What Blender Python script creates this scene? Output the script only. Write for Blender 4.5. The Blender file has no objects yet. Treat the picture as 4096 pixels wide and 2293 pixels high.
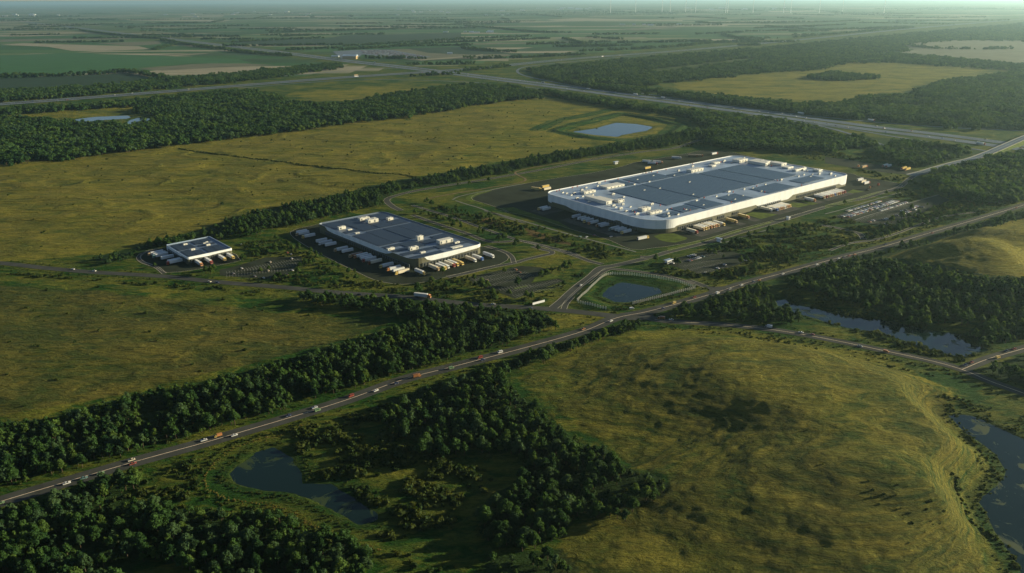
import bpy, math, random
import numpy as np
from mathutils import Matrix, Vector
R = random.Random(7)
NP = np.random.RandomState(11)
SC = bpy.context.scene
COL = SC.collection
# ---------------------------------------------------------------- survey: photo points -> ground metres
CAM_H, FOC = 250.0, 3137.0
PITCH, ROLL = math.radians(20.13), math.radians(.29)
CP, SP, CR, SR = math.cos(PITCH), math.sin(PITCH), math.cos(ROLL), math.sin(ROLL)
def G(p, z=0.0):
    u, v = p[0]-2048, p[1]-1146.5
    u2, v2 = u*CR-v*SR, v*CR+u*SR
    d = FOC*SP+v2*CP; f = FOC*CP-v2*SP
    t = (CAM_H-z)/d
    return (u2*t, f*t)
def PROJ(x, y, z):
    """ground metres -> photo px (arrays), in the 2576-wide scale"""
    dz = z-CAM_H
    zc = y*CP-dz*SP; yc = y*SP+dz*CP
    u2 = FOC*x/zc; v2 = -FOC*yc/zc
    u = u2*CR+v2*SR; v = v2*CR-u2*SR
    return (u+2048)*.62891, (v+1146.5)*.62891
def conv(ox, oy, s): return lambda *p: (ox+p[0]/s, oy+p[1]/s)
U = conv(0, 0, .62891)
Z4, Z5, Z6, Z7 = conv(2150,580,3.7716), conv(2780,580,3.7716), conv(1180,820,3.1802), conv(560,900,3.6056)
A1, A2, A3, A4, A5 = [conv(a,b,4.292) for a,b in ((3300,700),(2600,880),(1850,960),(3300,560),(1500,700))]
def GU(lst): return [G(U(*p)) for p in lst]
def GC(c, lst): return [G(c(*p)) for p in lst]
def smooth(pts, step=6.0, closed=False):
    P = [np.array(p, float) for p in pts]; n = len(P); out = []
    rng = range(n if closed else n-1)
    for i in rng:
        if closed: a, b, c, d = P[i-1], P[i], P[(i+1)%n], P[(i+2)%n]
        else: a, b, c, d = P[max(i-1,0)], P[i], P[i+1], P[min(i+2,n-1)]
        k = max(1, int(np.hypot(*(c-b))/step))
        # centripetal-ish: damp tangents to avoid overshoot
        L = np.hypot(*(c-b)); t1 = (c-a); t2 = (d-b)
        t1 = t1/max(np.hypot(*t1),1e-6)*L; t2 = t2/max(np.hypot(*t2),1e-6)*L
        for j in range(k):
            t = j/k; h1=2*t**3-3*t*t+1; h2=t**3-2*t*t+t; h3=-2*t**3+3*t*t; h4=t**3-t*t
            out.append(tuple(h1*b+h2*t1+h3*c+h4*t2))
    if not closed: out.append(tuple(P[-1]))
    return out
# ---------------------------------------------------------------- materials
def mat(name, col, rough=.7, spec=.3, metal=0, var=0, vscale=1.0, bump=0, bscale=5.0, stretch=None):
    m = bpy.data.materials.new(name); m.use_nodes = True
    nt = m.node_tree; b = nt.nodes['Principled BSDF']
    b.inputs['Base Color'].default_value = (*col, 1); b.inputs['Roughness'].default_value = rough
    b.inputs['Specular IOR Level'].default_value = spec; b.inputs['Metallic'].default_value = metal
    if var or bump:
        tc = nt.nodes.new('ShaderNodeTexCoord'); mp = nt.nodes.new('ShaderNodeMapping')
        nt.links.new(tc.outputs['Object'], mp.inputs[0])
        if stretch: mp.inputs['Scale'].default_value = stretch
    if var:
        n = nt.nodes.new('ShaderNodeTexNoise'); n.inputs['Scale'].default_value = vscale; n.inputs['Detail'].default_value = 5
        r = nt.nodes.new('ShaderNodeMapRange'); r.inputs[1].default_value=.3; r.inputs[2].default_value=.7
        r.inputs[3].default_value = 1-var; r.inputs[4].default_value = 1+var
        mx = nt.nodes.new('ShaderNodeMix'); mx.data_type='RGBA'; mx.blend_type='MULTIPLY'; mx.inputs[0].default_value=1
        mx.inputs[6].default_value = (*col,1)
        nt.links.new(mp.outputs[0], n.inputs[0]); nt.links.new(n.outputs[0], r.inputs[0])
        nt.links.new(r.outputs[0], mx.inputs[7]); nt.links.new(mx.outputs[2], b.inputs['Base Color'])
    if bump:
        n2 = nt.nodes.new('ShaderNodeTexNoise'); n2.inputs['Scale'].default_value = bscale; n2.inputs['Detail'].default_value = 4
        bp = nt.nodes.new('ShaderNodeBump'); bp.inputs['Strength'].default_value = bump; bp.inputs['Distance'].default_value = .3
        nt.links.new(mp.outputs[0], n2.inputs[0]); nt.links.new(n2.outputs[0], bp.inputs['Height']); nt.links.new(bp.outputs[0], b.inputs['Normal'])
    return m
class NT:
    """tiny node helper"""
    def __init__(s, m): s.t = m.node_tree
    def n(s, typ, **kw):
        nd = s.t.nodes.new(typ)
        for k, v in kw.items():
            if k[0] == 'i' and k[1:].isdigit(): nd.inputs[int(k[1:])].default_value = v
            else: setattr(nd, k, v)
        return nd
    def l(s, a, b): s.t.links.new(a, b)
    def noise(s, vec, scale, detail=4, rough=.55, dist=0):
        nd = s.n('ShaderNodeTexNoise'); nd.inputs['Scale'].default_value=scale; nd.inputs['Detail'].default_value=detail
        nd.inputs['Roughness'].default_value=rough; nd.inputs['Distortion'].default_value=dist
        s.l(vec, nd.inputs['Vector']); return nd.outputs[0]
    def rng(s, v, a, b, c, d):
        nd = s.n('ShaderNodeMapRange', i1=a, i2=b, i3=c, i4=d); s.l(v, nd.inputs[0]); return nd.outputs[0]
    def math(s, op, a, b=None):
        nd = s.n('ShaderNodeMath', operation=op)
        for i, v in enumerate((a, b)):
            if v is None: continue
            if isinstance(v, (int, float)): nd.inputs[i].default_value = v
            else: s.l(v, nd.inputs[i])
        return nd.outputs[0]
    def mix(s, f, a, b, blend='MIX'):
        nd = s.n('ShaderNodeMix', data_type='RGBA', blend_type=blend)
        for i, v in ((0, f), (6, a), (7, b)):
            if isinstance(v, (int, float)): nd.inputs[i].default_value = v
            elif isinstance(v, tuple): nd.inputs[i].default_value = (*v, 1)
            else: s.l(v, nd.inputs[i])
        return nd.outputs[2]
# ground
def ground_material():
    m = bpy.data.materials.new('meadow_ground'); m.use_nodes = True
    k = NT(m); b = m.node_tree.nodes['Principled BSDF']
    b.inputs['Roughness'].default_value = .9; b.inputs['Specular IOR Level'].default_value = .05
    tc = k.n('ShaderNodeTexCoord'); pos = tc.outputs['Object']
    def stretched(sx, sy, rot=0):
        mp = k.n('ShaderNodeMapping'); mp.inputs['Scale'].default_value = (sx, sy, 1); mp.inputs['Rotation'].default_value = (0,0,rot)
        k.l(pos, mp.inputs[0]); return mp.outputs[0]
    at = k.n('ShaderNodeAttribute', attribute_name='cover'); sep = k.n('ShaderNodeSeparateColor'); k.l(at.outputs['Color'], sep.inputs[0])
    dry, dark, soil = sep.outputs
    at2 = k.n('ShaderNodeAttribute', attribute_name='farm'); farm = at2.outputs['Fac']
    wide = k.noise(stretched(.012, .018, .3), 1, 5)
    streak = k.noise(stretched(.05, .16, .25), 1, 6, .62, .6)
    tuft = k.noise(stretched(.25, .55, .25), 1, 6, .65, .4)
    d = k.math('ADD', dry, k.rng(wide, .34, .66, -.34, .34))
    d = k.math('ADD', d, k.rng(streak, .34, .66, -.27, .27))  # paler dry tone on high streaks paints in crest highlights
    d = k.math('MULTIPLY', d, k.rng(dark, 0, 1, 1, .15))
    d = k.rng(d, 0, 1, 0, 1)
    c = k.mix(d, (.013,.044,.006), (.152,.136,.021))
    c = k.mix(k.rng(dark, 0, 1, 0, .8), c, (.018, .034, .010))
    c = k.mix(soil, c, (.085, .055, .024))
    # farmland parcels
    vo = k.n('ShaderNodeTexVoronoi', distance='CHEBYCHEV'); vo.inputs['Scale'].default_value = 1
    k.l(stretched(.0011, .0052, .14), vo.inputs['Vector'])
    sp = k.n('ShaderNodeSeparateColor'); k.l(vo.outputs['Color'], sp.inputs[0])
    ramp = k.n('ShaderNodeValToRGB'); ramp.color_ramp.interpolation = 'CONSTANT'
    els = [(0,(.026,.074,.022)),(.2,(.034,.090,.028)),(.38,(.022,.050,.018)),(.52,(.05,.105,.032)),(.62,(.095,.125,.05)),(.72,(.17,.165,.10)),(.80,(.035,.06,.03)),(.86,(.27,.235,.175))]
    e = ramp.color_ramp.elements
    while len(e) < len(els): e.new(.5)
    for i, (p, cc) in enumerate(els): e[i].position = p; e[i].color = (*cc, 1)
    k.l(sp.outputs[0], ramp.inputs[0])
    fc = k.mix(k.rng(k.noise(stretched(.004,.02,.1), 1, 5), .3, .7, 0, .5), ramp.outputs[0], (.035,.07,.024))
    c = k.mix(farm, c, fc)
    tn = k.n('ShaderNodeCombineColor'); tv = k.rng(tuft, .32, .68, .72, 1.28)
    for i in range(3): k.l(tv, tn.inputs[i])
    c = k.mix(1.0, c, tn.outputs[0], 'MULTIPLY')
    k.l(c, b.inputs['Base Color'])
    hgt = k.math('ADD', k.math('MULTIPLY', streak, 1.1), k.math('MULTIPLY', tuft, .55))
    fine = k.noise(stretched(.8, 1.6, .25), 1, 3)
    hgt = k.math('ADD', hgt, k.math('MULTIPLY', fine, .18))
    bp = k.n('ShaderNodeBump'); bp.inputs['Distance'].default_value = 3.6
    k.l(k.rng(farm, 0, 1, 1.0, .1), bp.inputs['Strength'])
    k.l(hgt, bp.inputs['Height']); k.l(bp.outputs[0], b.inputs['Normal'])
    return m
def foliage(name, c1, c2):
    m = bpy.data.materials.new(name); m.use_nodes = True
    k = NT(m); b = m.node_tree.nodes['Principled BSDF']
    b.inputs['Roughness'].default_value = .8; b.inputs['Specular IOR Level'].default_value = .12
    oi = k.n('ShaderNodeObjectInfo'); g = k.n('ShaderNodeNewGeometry')
    n = k.noise(g.outputs['Position'], .9, 3)
    f = k.math('ADD', k.rng(oi.outputs['Random'], 0, 1, -.2, 1.0), k.rng(n, .3, .7, -.3, .3))
    cc = k.mix(k.rng(f, 0, 1, 0, 1), c1, c2); k.l(cc, b.inputs['Base Color'])
    tr = k.n('ShaderNodeBsdfTranslucent'); k.l(k.mix(1.0, cc, (1.5,1.25,.55), 'MULTIPLY'), tr.inputs[0])
    mx = k.n('ShaderNodeMixShader', i0=.42); k.l(b.outputs[0], mx.inputs[1]); k.l(tr.outputs[0], mx.inputs[2]); k.l(mx.outputs[0], m.node_tree.nodes['Material Output'].inputs[0])
    return m
def water_material():
    m = bpy.data.materials.new('pond_water'); m.use_nodes = True
    k = NT(m); b = m.node_tree.nodes['Principled BSDF']
    tc = k.n('ShaderNodeTexCoord')
    weed = k.noise(tc.outputs['Object'], .045, 7, .65, 1.2)
    at = k.n('ShaderNodeAttribute', attribute_name='weed')
    f = k.rng(k.math('ADD', weed, at.outputs['Fac']), .60, .66, 0, .85)
    k.l(k.mix(f, (.005,.014,.012), (.026,.044,.012)), b.inputs['Base Color'])
    k.l(k.rng(f, 0, .85, .06, .75), b.inputs['Roughness'])
    b.inputs['IOR'].default_value = 1.33; b.inputs['Specular IOR Level'].default_value = .5
    rp = k.noise(tc.outputs['Object'], .9, 3)
    bp = k.n('ShaderNodeBump'); bp.inputs['Strength'].default_value = .06; bp.inputs['Distance'].default_value = .2
    k.l(rp, bp.inputs['Height']); k.l(bp.outputs[0], b.inputs['Normal'])
    return m
def roof_panel_material():
    m = mat('solar_glass', (.040,.066,.105), .3, .6)
    return m
M = dict(
    white_alt=mat('white_cladding_panel', (.575,.59,.605), .5, .3, var=.08, vscale=.1),
    panel_dark=mat('dark_solar_glass', (.020,.030,.048), .3, .5),
    ground=ground_material(), water=water_material(),
    leaf=foliage('leaf_dark', (.013,.040,.011), (.042,.090,.020)),
    leaf3=foliage('leaf_blue', (.020,.046,.018), (.050,.092,.036)),
    leaf2=foliage('leaf_mid', (.024,.058,.012), (.066,.112,.022)),
    reed=foliage('reed_sunlit_straw', (.08,.085,.02), (.20,.165,.05)),  # straw tone has warm low sun on the reed edges painted in
    scrub=foliage('scrub_leaf', (.016,.036,.008), (.062,.080,.018)),
    bark=mat('bark', (.06,.045,.03), .9, .1, var=.3, vscale=3),
    asphalt=mat('asphalt', (.046,.048,.043), .9, .08, var=.25, vscale=.08, bump=.2, bscale=2),
    yard=mat('yard_asphalt', (.024,.030,.019), .9, .06, var=.35, vscale=.035, bump=.2, bscale=2),
    concrete=mat('concrete', (.13,.13,.115), .85, .2, var=.15, vscale=.4),
    highway=mat('highway_concrete', (.105,.130,.165), .95, .02, var=.2, vscale=.02),
    paint=mat('road_paint', (.30,.29,.26), .7, .2, var=.2, vscale=.5),
    yellow_paint=mat('yellow_line', (.58,.46,.34), .7, .2, var=.2, vscale=.5),
    kerb=mat('kerb_stone', (.36,.33,.26), .85, .2, var=.15, vscale=.6),
    lawn=mat('mown_grass', (.062,.088,.012), .95, .08, var=.4, vscale=.12, bump=.5, bscale=1.2),
    dirt=mat('dirt', (.13,.09,.05), .95, .1, var=.3, vscale=.1),
    tan=mat('stubble', (.20,.185,.13), .95, .1, var=.25, vscale=.01, stretch=(1,4,1)),
    tan2=mat('ploughed_earth', (.095,.098,.062), .95, .1, var=.3, vscale=.01, stretch=(1,4,1)),
    green=mat('crop_green', (.026,.085,.026), .95, .1, var=.2, vscale=.008, stretch=(1,5,1)),
    darkf=mat('dark_crop', (.014,.034,.016), .95, .1, var=.25, vscale=.006, stretch=(1,5,1)),
    white=mat('white_cladding', (.62,.63,.64), .45, .3, var=.07, vscale=.06),
    olive=mat('olive_cladding', (.085,.082,.050), .6, .25, var=.08, vscale=.1),
    membrane=mat('roof_membrane', (.21,.27,.36), .45, .35, var=.28, vscale=.035),
    grey_membrane=mat('grey_roof_membrane', (.10,.13,.18), .4, .5, var=.15, vscale=.06),
    panel=roof_panel_material(),
    unit=mat('painted_steel', (.55,.53,.47), .45, .3, var=.08, vscale=.7),
    unit_dark=mat('louvre_steel', (.10,.11,.12), .5, .3),
    red=mat('red_steel', (.45,.06,.03), .5, .3),
    door=mat('dock_door', (.055,.060,.052), .6, .2, var=.15, vscale=1),
    glass=mat('dark_glass', (.012,.016,.020), .1, .5),
    tyre=mat('tyre', (.02,.02,.02), .9, .1),
    lamp_red=mat('tail_lamp', (.4,.02,.02), .4, .3),
    post=mat('fence_paint', (.62,.58,.48), .7, .2),
    mast=mat('mast_steel', (.7,.7,.68), .5, .3),
)
PAINT = {'white':(.54,.54,.53),'cream':(.56,.50,.38),'silver':(.45,.46,.48),'grey':(.20,.21,.22),'black':(.02,.02,.022),'red':(.22,.045,.03),
         'orange':(.36,.16,.06),'yellow':(.50,.36,.11),'blue':(.05,.11,.32),'navy':(.02,.03,.08),'green':(.12,.20,.10),'teal':(.09,.17,.17),'tan':(.36,.25,.13),'brown':(.17,.075,.03)}
PM = {k: mat(k+'_paint', v, .3, .5) for k, v in PAINT.items()}
# ---------------------------------------------------------------- mesh helper
class MB:
    def __init__(s): s.v=[]; s.f=[]; s.m=[]
    def poly(s, pts, mi=0):
        n=len(s.v); s.v += [tuple(p) for p in pts]; s.f.append(tuple(range(n, n+len(pts)))); s.m.append(mi)
    def box(s, x0,x1,y0,y1,z0,z1, mi=0, tx=0, ty=0):
        n=len(s.v)
        s.v += [(x0,y0,z0),(x1,y0,z0),(x1,y1,z0),(x0,y1,z0),(x0+tx,y0+ty,z1),(x1-tx,y0+ty,z1),(x1-tx,y1-ty,z1),(x0+tx,y1-ty,z1)]
        for q in ((3,2,1,0),(4,5,6,7),(0,1,5,4),(1,2,6,5),(2,3,7,6),(3,0,4,7)): s.f.append(tuple(n+i for i in q)); s.m.append(mi)
    def prism(s, poly, axis_y0, axis_y1, mi=0):
        """profile in x,z extruded along y"""
        n=len(s.v); k=len(poly)
        s.v += [(x,axis_y0,z) for x,z in poly]+[(x,axis_y1,z) for x,z in poly]
        s.f.append(tuple(n+i for i in range(k))); s.m.append(mi)
        s.f.append(tuple(n+k+i for i in reversed(range(k)))); s.m.append(mi)
        for i in range(k):
            j=(i+1)%k; s.f.append((n+j,n+i,n+k+i,n+k+j)); s.m.append(mi)
    def cyl(s, c, axis, r0, r1, h, seg=10, mi=0):
        n=len(s.v); ax={'x':(1,2,0),'y':(0,2,1),'z':(0,1,2)}[axis]
        for t,r in ((0,r0),(h,r1)):
            for i in range(seg):
                a=2*math.pi*i/seg; q=[0,0,0]; q[ax[0]]=r*math.cos(a); q[ax[1]]=r*math.sin(a); q[ax[2]]=t
                s.v.append((c[0]+q[0],c[1]+q[1],c[2]+q[2]))
        s.f.append(tuple(n+i for i in range(seg))); s.m.append(mi)
        s.f.append(tuple(n+seg+i for i in range(seg))); s.m.append(mi)
        for i in range(seg):
            j=(i+1)%seg; s.f.append((n+i,n+j,n+seg+j,n+seg+i)); s.m.append(mi)
    def mesh(s, name, mats):
        me=bpy.data.meshes.new(name); me.from_pydata(s.v,[],s.f)
        for m in (mats if isinstance(mats,(list,tuple)) else [mats]): me.materials.append(m)
        if len(me.materials)>1: me.polygons.foreach_set('material_index', s.m)
        me.update(); return me
    def obj(s, name, mats, parent=None): return link(name, s.mesh(name, mats), parent)
def link(name, me, parent=None, loc=None, rz=0):
    o=bpy.data.objects.new(name, me); COL.objects.link(o)
    if parent: o.parent=parent
    if loc: o.location=loc
    if rz: o.rotation_euler=(0,0,rz)
    return o
def tag(o, label=None, cat=None, group=None, kind=None):
    for k,v in (('label',label),('category',cat),('group',group),('kind',kind)):
        if v: o[k]=v
    return o
def struct(o): o['kind']='structure'; return o
# ---------------------------------------------------------------- layout (photo survey)
R1 = GU([(-120,1302),(0,1263),(167,1213),(333,1164),(550,1104),(859,1011),(1019,954),(1132,925),(1359,865),(1472,832),(1552,800),(1626,785),(1717,761),(1800,737),(1860,717),(1964,689),(2104,650.5),(2210,624),(2340,586),(2484,544),(2576,516),(2760,462)])
R2 = GU([(-150,650),(0,662),(110,674),(233,685),(417,696),(550,710),(700,722),(859,737),(1026,748),(1192,766),(1359,776),(1426,782),(1560,797)])
R3 = GU([(1600,794),(1660,806),(1717,810.5),(1820,817),(1930,828),(2070,851),(2230,884),(2350,910),(2420,930),(2490,959),(2576,990),(2700,1035)])
R3B = GU([(2420,930),(2484,904),(2576,877),(2720,833)])
ACC = {  # access roads: (points, width, light kerb)
 'a2': (GC(A3,[(1560,1165),(1690,1060),(1850,910),(2000,780),(2200,630),(2330,510),(2410,470),(2576,450)])+GC(A2,[(-60,660)]), 8),
 'a1': (GC(A2,[(-170,640),(0,640),(300,555),(850,420),(1060,365),(1580,205),(2100,60)])+GC(A1,[(300,470),(640,412),(1000,300),(1180,250)]), 7.5),
 'a1b': (GC(A4,[(1180,850),(1300,800),(1400,710),(1480,650),(1580,590)]), 7),
 'a3': (GC(A3,[(-260,640),(0,590),(500,470),(900,395),(1100,335),(1400,265),(1520,240),(1530,200),(1400,170),(1200,110)]), 6),
 'a3b': (GC(A3,[(880,400),(860,320),(790,240),(620,170),(400,105)]), 5),
 'a4': (GC(A5,[(640,690),(1100,850),(1560,1000),(2000,1150)])+GC(A3,[(1000,20),(1300,80),(1800,225),(2200,370),(2400,420)]), 6),
 'a5': (GC(A5,[(640,520),(900,600),(1300,720),(2000,970),(2500,1130)])+GC(A3,[(1700,180),(2000,270)]), 4.5),
 'a6': (GC(A3,[(1740,1190),(1780,1090),(1900,960),(2100,780),(2300,620),(2450,530),(2576,500)])+GC(A2,[(200,950),(560,1040),(760,1100)]), 5),
 'a7': (GC(A2,[(660,1040),(800,1090),(960,1150)]), 7),
 'a8': (GC(Z7,[(350,705),(250,620),(170,585),(40,540),(-20,470),(60,400),(250,345)]), 4),
 'r6': (GU([(1760,352),(1692,374),(1626,381),(1492,402),(1359,428),(1226,451),(1059,478),(1005,490),(974,502),(985,518),(1008,530)]), 8),
 'tr1': (GC(A5,[(1330,430),(1420,380),(1700,312),(2050,245),(2300,195),(2576,150)]), 2.2),
 'tr2': (GC(A5,[(1380,440),(1560,500),(1800,570),(2200,720),(2576,830)])+GU([(1226,532),(1426,588),(1600,634)]), 2.4),
 'tr3': (GC(A5,[(850,415),(1300,330),(2000,215),(2576,100)])+GU([(1300,432),(1450,405),(1600,378)]), 3),
 'lane': (GC(A1,[(80,1300),(420,1180),(880,1110),(1250,1000),(1560,880),(2030,720),(2576,640)]), 3.5),
 'tr4': (GC(A1,[(520,775),(700,710),(1100,590),(1500,470),(1950,340)]), 1.6),
 'tr5': (GC(A1,[(0,672),(350,580),(800,440),(1300,300)]), 1.8),
 'tr6': (GC(A2,[(1300,385),(1600,290),(2000,175)]), 1.6),
 'lane2': (GC(A1,[(-80,860),(150,900),(420,960),(570,1000),(640,1060),(660,1110)]), 6),
}
YARDS = {
 'main': GC(A5,[(1650,390),(1750,330),(2100,240)])+GC(Z4,[(270,505),(800,425),(1280,325),(1450,270),(1760,215),(2300,120)])+GC(Z5,[(100,90),(500,105),(900,190),(1400,290),(2000,380),(2400,440)])+GC(A4,[(560,620),(1230,740),(1330,780),(1230,830),(880,900)])+GC(A1,[(560,395)])+GC(A2,[(2080,20),(1560,150),(880,350),(300,455),(0,490)])+GU([(1616,629),(1586,627),(1526,602),(1426,574),(1359,552),(1259,530)])+GC(A5,[(2300,640),(2050,545),(1850,480),(1680,430)]),
 'mid': GC(Z6,[(-60,345),(40,300),(200,270),(330,240),(1000,400),(2300,525)])+GC(A3,[(400,125),(640,195),(745,240),(795,300),(770,350),(640,420),(300,500),(0,565)])+GC(Z6,[(1800,950),(1500,1005),(1250,1005),(1000,950),(780,850),(560,745),(280,600),(0,430)]),
 'small': GC(Z7,[(370,330),(700,400),(1320,400),(1420,470),(1450,515),(1100,590),(870,635),(560,680),(390,690),(230,605),(170,575),(60,535),(0,470),(20,420),(130,370),(250,340)]),
 'lot_small': GC(Z7,[(1150,650),(1400,590),(1800,470),(2330,450),(2340,560),(2150,690),(1900,780),(1500,760),(1150,730)]),
 'lot_mid': GC(A3,[(100,640),(1000,445),(1330,470),(1500,530),(1240,650),(1180,740),(1640,665),(1760,700),(1200,900),(900,1010),(560,880),(150,740)]),
 'lot_main': GC(A2,[(220,740),(420,660),(1180,480),(1230,560),(1400,540),(1800,650),(1500,780),(850,950),(420,800)]),
 'lot_right': GC(A1,[(150,715),(640,515),(1100,395),(1480,470),(1950,345),(2150,430),(1500,740),(1090,880),(680,830),(480,790),(300,760)]),
 'lot_truck': GC(A4,[(0,290),(400,335),(900,425),(1250,475),(1620,545),(1500,600),(1000,560),(500,485),(0,400)]),
}
PONDS = {
 'basin_near': GU([(1512,744),(1546,759),(1586,760.5),(1622,749),(1666,735),(1659,724),(1619,716),(1562,709),(1530,722)]),
 'basin_far': GU([(1445,331),(1500,323),(1550,309),(1600,312),(1640,319),(1625,328),(1560,339),(1553,343),(1500,339)]),
 'wood_pond_a': GU([(330,308),(345,298),(367,293),(383,300),(370,307),(340,311)]),
 'wood_pond_b': GU([(183,302),(240,295),(310,292),(318,297),(260,300),(230,304)]),
 'near_pond': GU([(574,1190),(600,1167),(640,1135),(690,1124),(740,1150),(760,1190),(760,1215),(830,1215),(900,1250),(950,1290),(950,1308),(905,1318),(860,1298),(800,1262),(740,1240),(660,1232),(620,1226),(585,1210)]),
 'long_pond': GU([(1948,758),(1975,755),(2008,768),(2050,776),(2090,787),(2160,797),(2250,810),(2330,830),(2417,842),(2428,862),(2478,878),(2415,893),(2370,884),(2300,862),(2230,838),(2130,820),(2030,792),(1980,778)]),
 'right_pond': GU([(2395,1045),(2450,1050),(2520,1085),(2620,1130),(2700,1300),(2700,1520),(2590,1442),(2540,1370),(2475,1260),(2520,1220),(2545,1190),(2520,1140),(2450,1095)]),
}
BERMS = [ (GU([(1475,748),(1500,722),(1532,700),(1570,697),(1640,706),(1700,722),(1694,734),(1620,756),(1570,772),(1500,766)]), 3.2, 6.5),
          (GU([(1398,331),(1420,322),(1560,287),(1640,300),(1720,318),(1690,338),(1620,348),(1560,354),(1500,350)]), 3.0, 9),
          (GU([(1350,327),(1400,305),(1520,280),(1560,272)]), 1.2, 8) ]
SWALES = [ GU([(1570,287),(1650,297),(1720,309),(1790,322)]), GU([(1600,281),(1680,289),(1760,301),(1820,312)]) ]
# forests: photo outlines of the canopy; name -> (outline, spacing m, mean height m)
FOREST = {
 'belt': ([(0,1064),(143,1048),(267,1011),(400,981),(570,958),(650,930),(740,905),(859,877),(976,830),(1072,803),(1000,785),(880,768),(760,750),(740,737),(859,742),(1059,762),(1326,779),(1365,790),(1402,817),(1326,838),(1282,842),(1276,864),(1159,893),(1059,920),(959,950),(827,984),(633,1041),(457,1104),(300,1137),(193,1161),(67,1207),(0,1217),(-260,1290),(-260,1130)], 5.1, 8.8),
 'corner': ([(0,1284),(110,1246),(187,1224),(300,1190),(357,1183),(352,1210),(300,1240),(420,1275),(567,1290),(667,1290),(750,1300),(800,1345),(859,1352),(932,1388),(935,1410),(900,1470),(500,1475),(430,1400),(340,1400),(310,1480),(-250,1500),(-250,1330)], 5.1, 8.8),
 'wedge': ([(1626,800),(1560,815),(1480,845),(1359,882),(1230,925),(1100,965),(985,1003),(942,1028),(976,1084),(1039,1111),(1076,1148),(1142,1141),(1192,1128),(1276,1134),(1326,1161),(1300,1215),(1242,1244),(1192,1297),(1226,1344),(1276,1374),(1326,1371),(1432,1334),(1442,1294),(1569,1304),(1626,1287),(1676,1271),(1686,1247),(1592,1204),(1526,1144),(1426,1094),(1359,1037),(1309,1007),(1269,961),(1250,938),(1340,907),(1440,872),(1520,847),(1610,822)], 5.1, 8.8),
 'bottom': ([(1226,1400),(1330,1388),(1420,1380),(1480,1450),(1240,1460)], 7.5, 6.5),
 'right': ([(1977,711),(2007,684),(2094,661),(2210,661),(2284,681),(2350,697),(2417,711),(2500,727),(2576,734),(2760,730),(2760,850),(2576,854),(2450,866),(2420,841),(2490,808),(2350,807),(2300,811),(2217,787),(2150,757),(2050,734)], 5.8, 9.5),
 'strip': ([(1660,795),(1717,771),(1800,747),(1930,714),(1937,737),(1950,767),(2003,781),(2030,804),(1950,807),(1850,797),(1717,793)], 5.6, 8),
 'corner_right': ([(2455,930),(2576,893),(2760,840),(2760,1010),(2600,968),(2520,955)], 6, 8),
 'row': ([(1950,703),(2104,655),(2217,629),(2350,594),(2576,529),(2700,490),(2700,510),(2576,547),(2420,590),(2350,610),(2217,645),(2094,668)], 7, 7),
 'hedge': ([(370,622),(370,607),(450,592),(500,580),(567,557),(683,530),(733,514),(800,504),(859,490),(909,477),(1026,458),(1142,436),(1259,412),(1359,390),(1526,367),(1626,350),(1717,331),(1834,313),(1840,330),(1717,358),(1626,370),(1492,391),(1359,414),(1259,436),(1142,457),(1059,468),(990,480),(966,511),(936,514),(859,530),(800,548),(733,560),(640,582),(567,592),(450,612)], 6, 8.5),
 'hedge_end': ([(230,650),(300,632),(380,614),(390,622),(330,650),(270,665)], 8, 6),
}
FOREST_FAR = {
 'wood': ([(-200,300),(0,293),(167,303),(200,310),(330,313),(390,303),(400,285),(333,281),(400,247),(567,230),(633,227),(693,240),(733,257),(859,263),(1002,235),(1092,221),(1192,213),(1292,217),(1352,230),(1359,242),(1192,260),(1142,270),(992,293),(859,307),(667,333),(500,353),(333,373),(133,397),(0,410),(-200,430)], 9),
 'wood_strip': ([(-200,290),(0,276),(333,254),(633,226),(633,231),(400,252),(340,262),(0,285),(-200,300)], 9),
 'north_strip': ([(-200,235),(0,228),(233,217),(400,200),(567,187),(700,173),(859,160),(859,167),(733,186),(633,198),(400,219),(167,240),(0,250),(-200,262)], 9),
 'south_strip': ([(1352,226),(1426,235),(1592,259),(1717,275),(1950,302),(2050,320),(2134,352),(2200,362),(2117,368),(1884,361),(1807,362),(1784,335),(1800,322),(1717,287),(1559,268),(1426,245)], 8),
 'big': ([(1717,137),(1950,119),(2284,86),(2576,60),(2800,35),(2800,110),(2576,100),(2417,98),(2267,108),(2284,127),(2084,134),(2250,134),(2340,141),(2576,163),(2800,185),(2800,195),(2576,174),(2384,164),(2250,153),(2117,157),(2067,170),(1884,183),(1717,201),(1626,213),(1450,204),(1350,186),(1326,175),(1459,160)], 9),
 'north_h': ([(1352,188),(1459,209),(1626,222),(1717,232),(1817,241),(2017,261),(2100,263),(2184,244),(2284,240),(2384,253),(2576,262),(2800,270),(2800,345),(2576,322),(2384,318),(2217,299),(2017,282),(1717,249),(1592,235),(1426,212)], 8),
 'tip': ([(2344,210),(2417,200),(2576,177),(2800,150),(2800,270),(2576,259),(2384,253),(2300,238)], 8),
 'island': ([(2030,193),(2100,180),(2217,192),(2117,201)], 8),
 'east': ([(2134,335),(2184,343),(2350,362),(2484,379),(2467,392),(2350,424),(2250,404),(2200,382)], 8),
 'east2': ([(2327,442),(2417,412),(2500,392),(2700,380),(2700,470),(2576,490),(2480,512),(2400,492),(2340,470)], 8),
 'yard_back': ([(1720,335),(1807,330),(1884,352),(2000,360),(2117,368),(2100,376),(1884,372),(1780,365)], 7),
}
CLEAR = [GU(q) for q in ([(1717,147),(1860,143),(1860,149),(1717,150)],[(1592,180),(1717,167),(1867,148),(1950,147),(1800,166),(1660,185)])]
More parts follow.
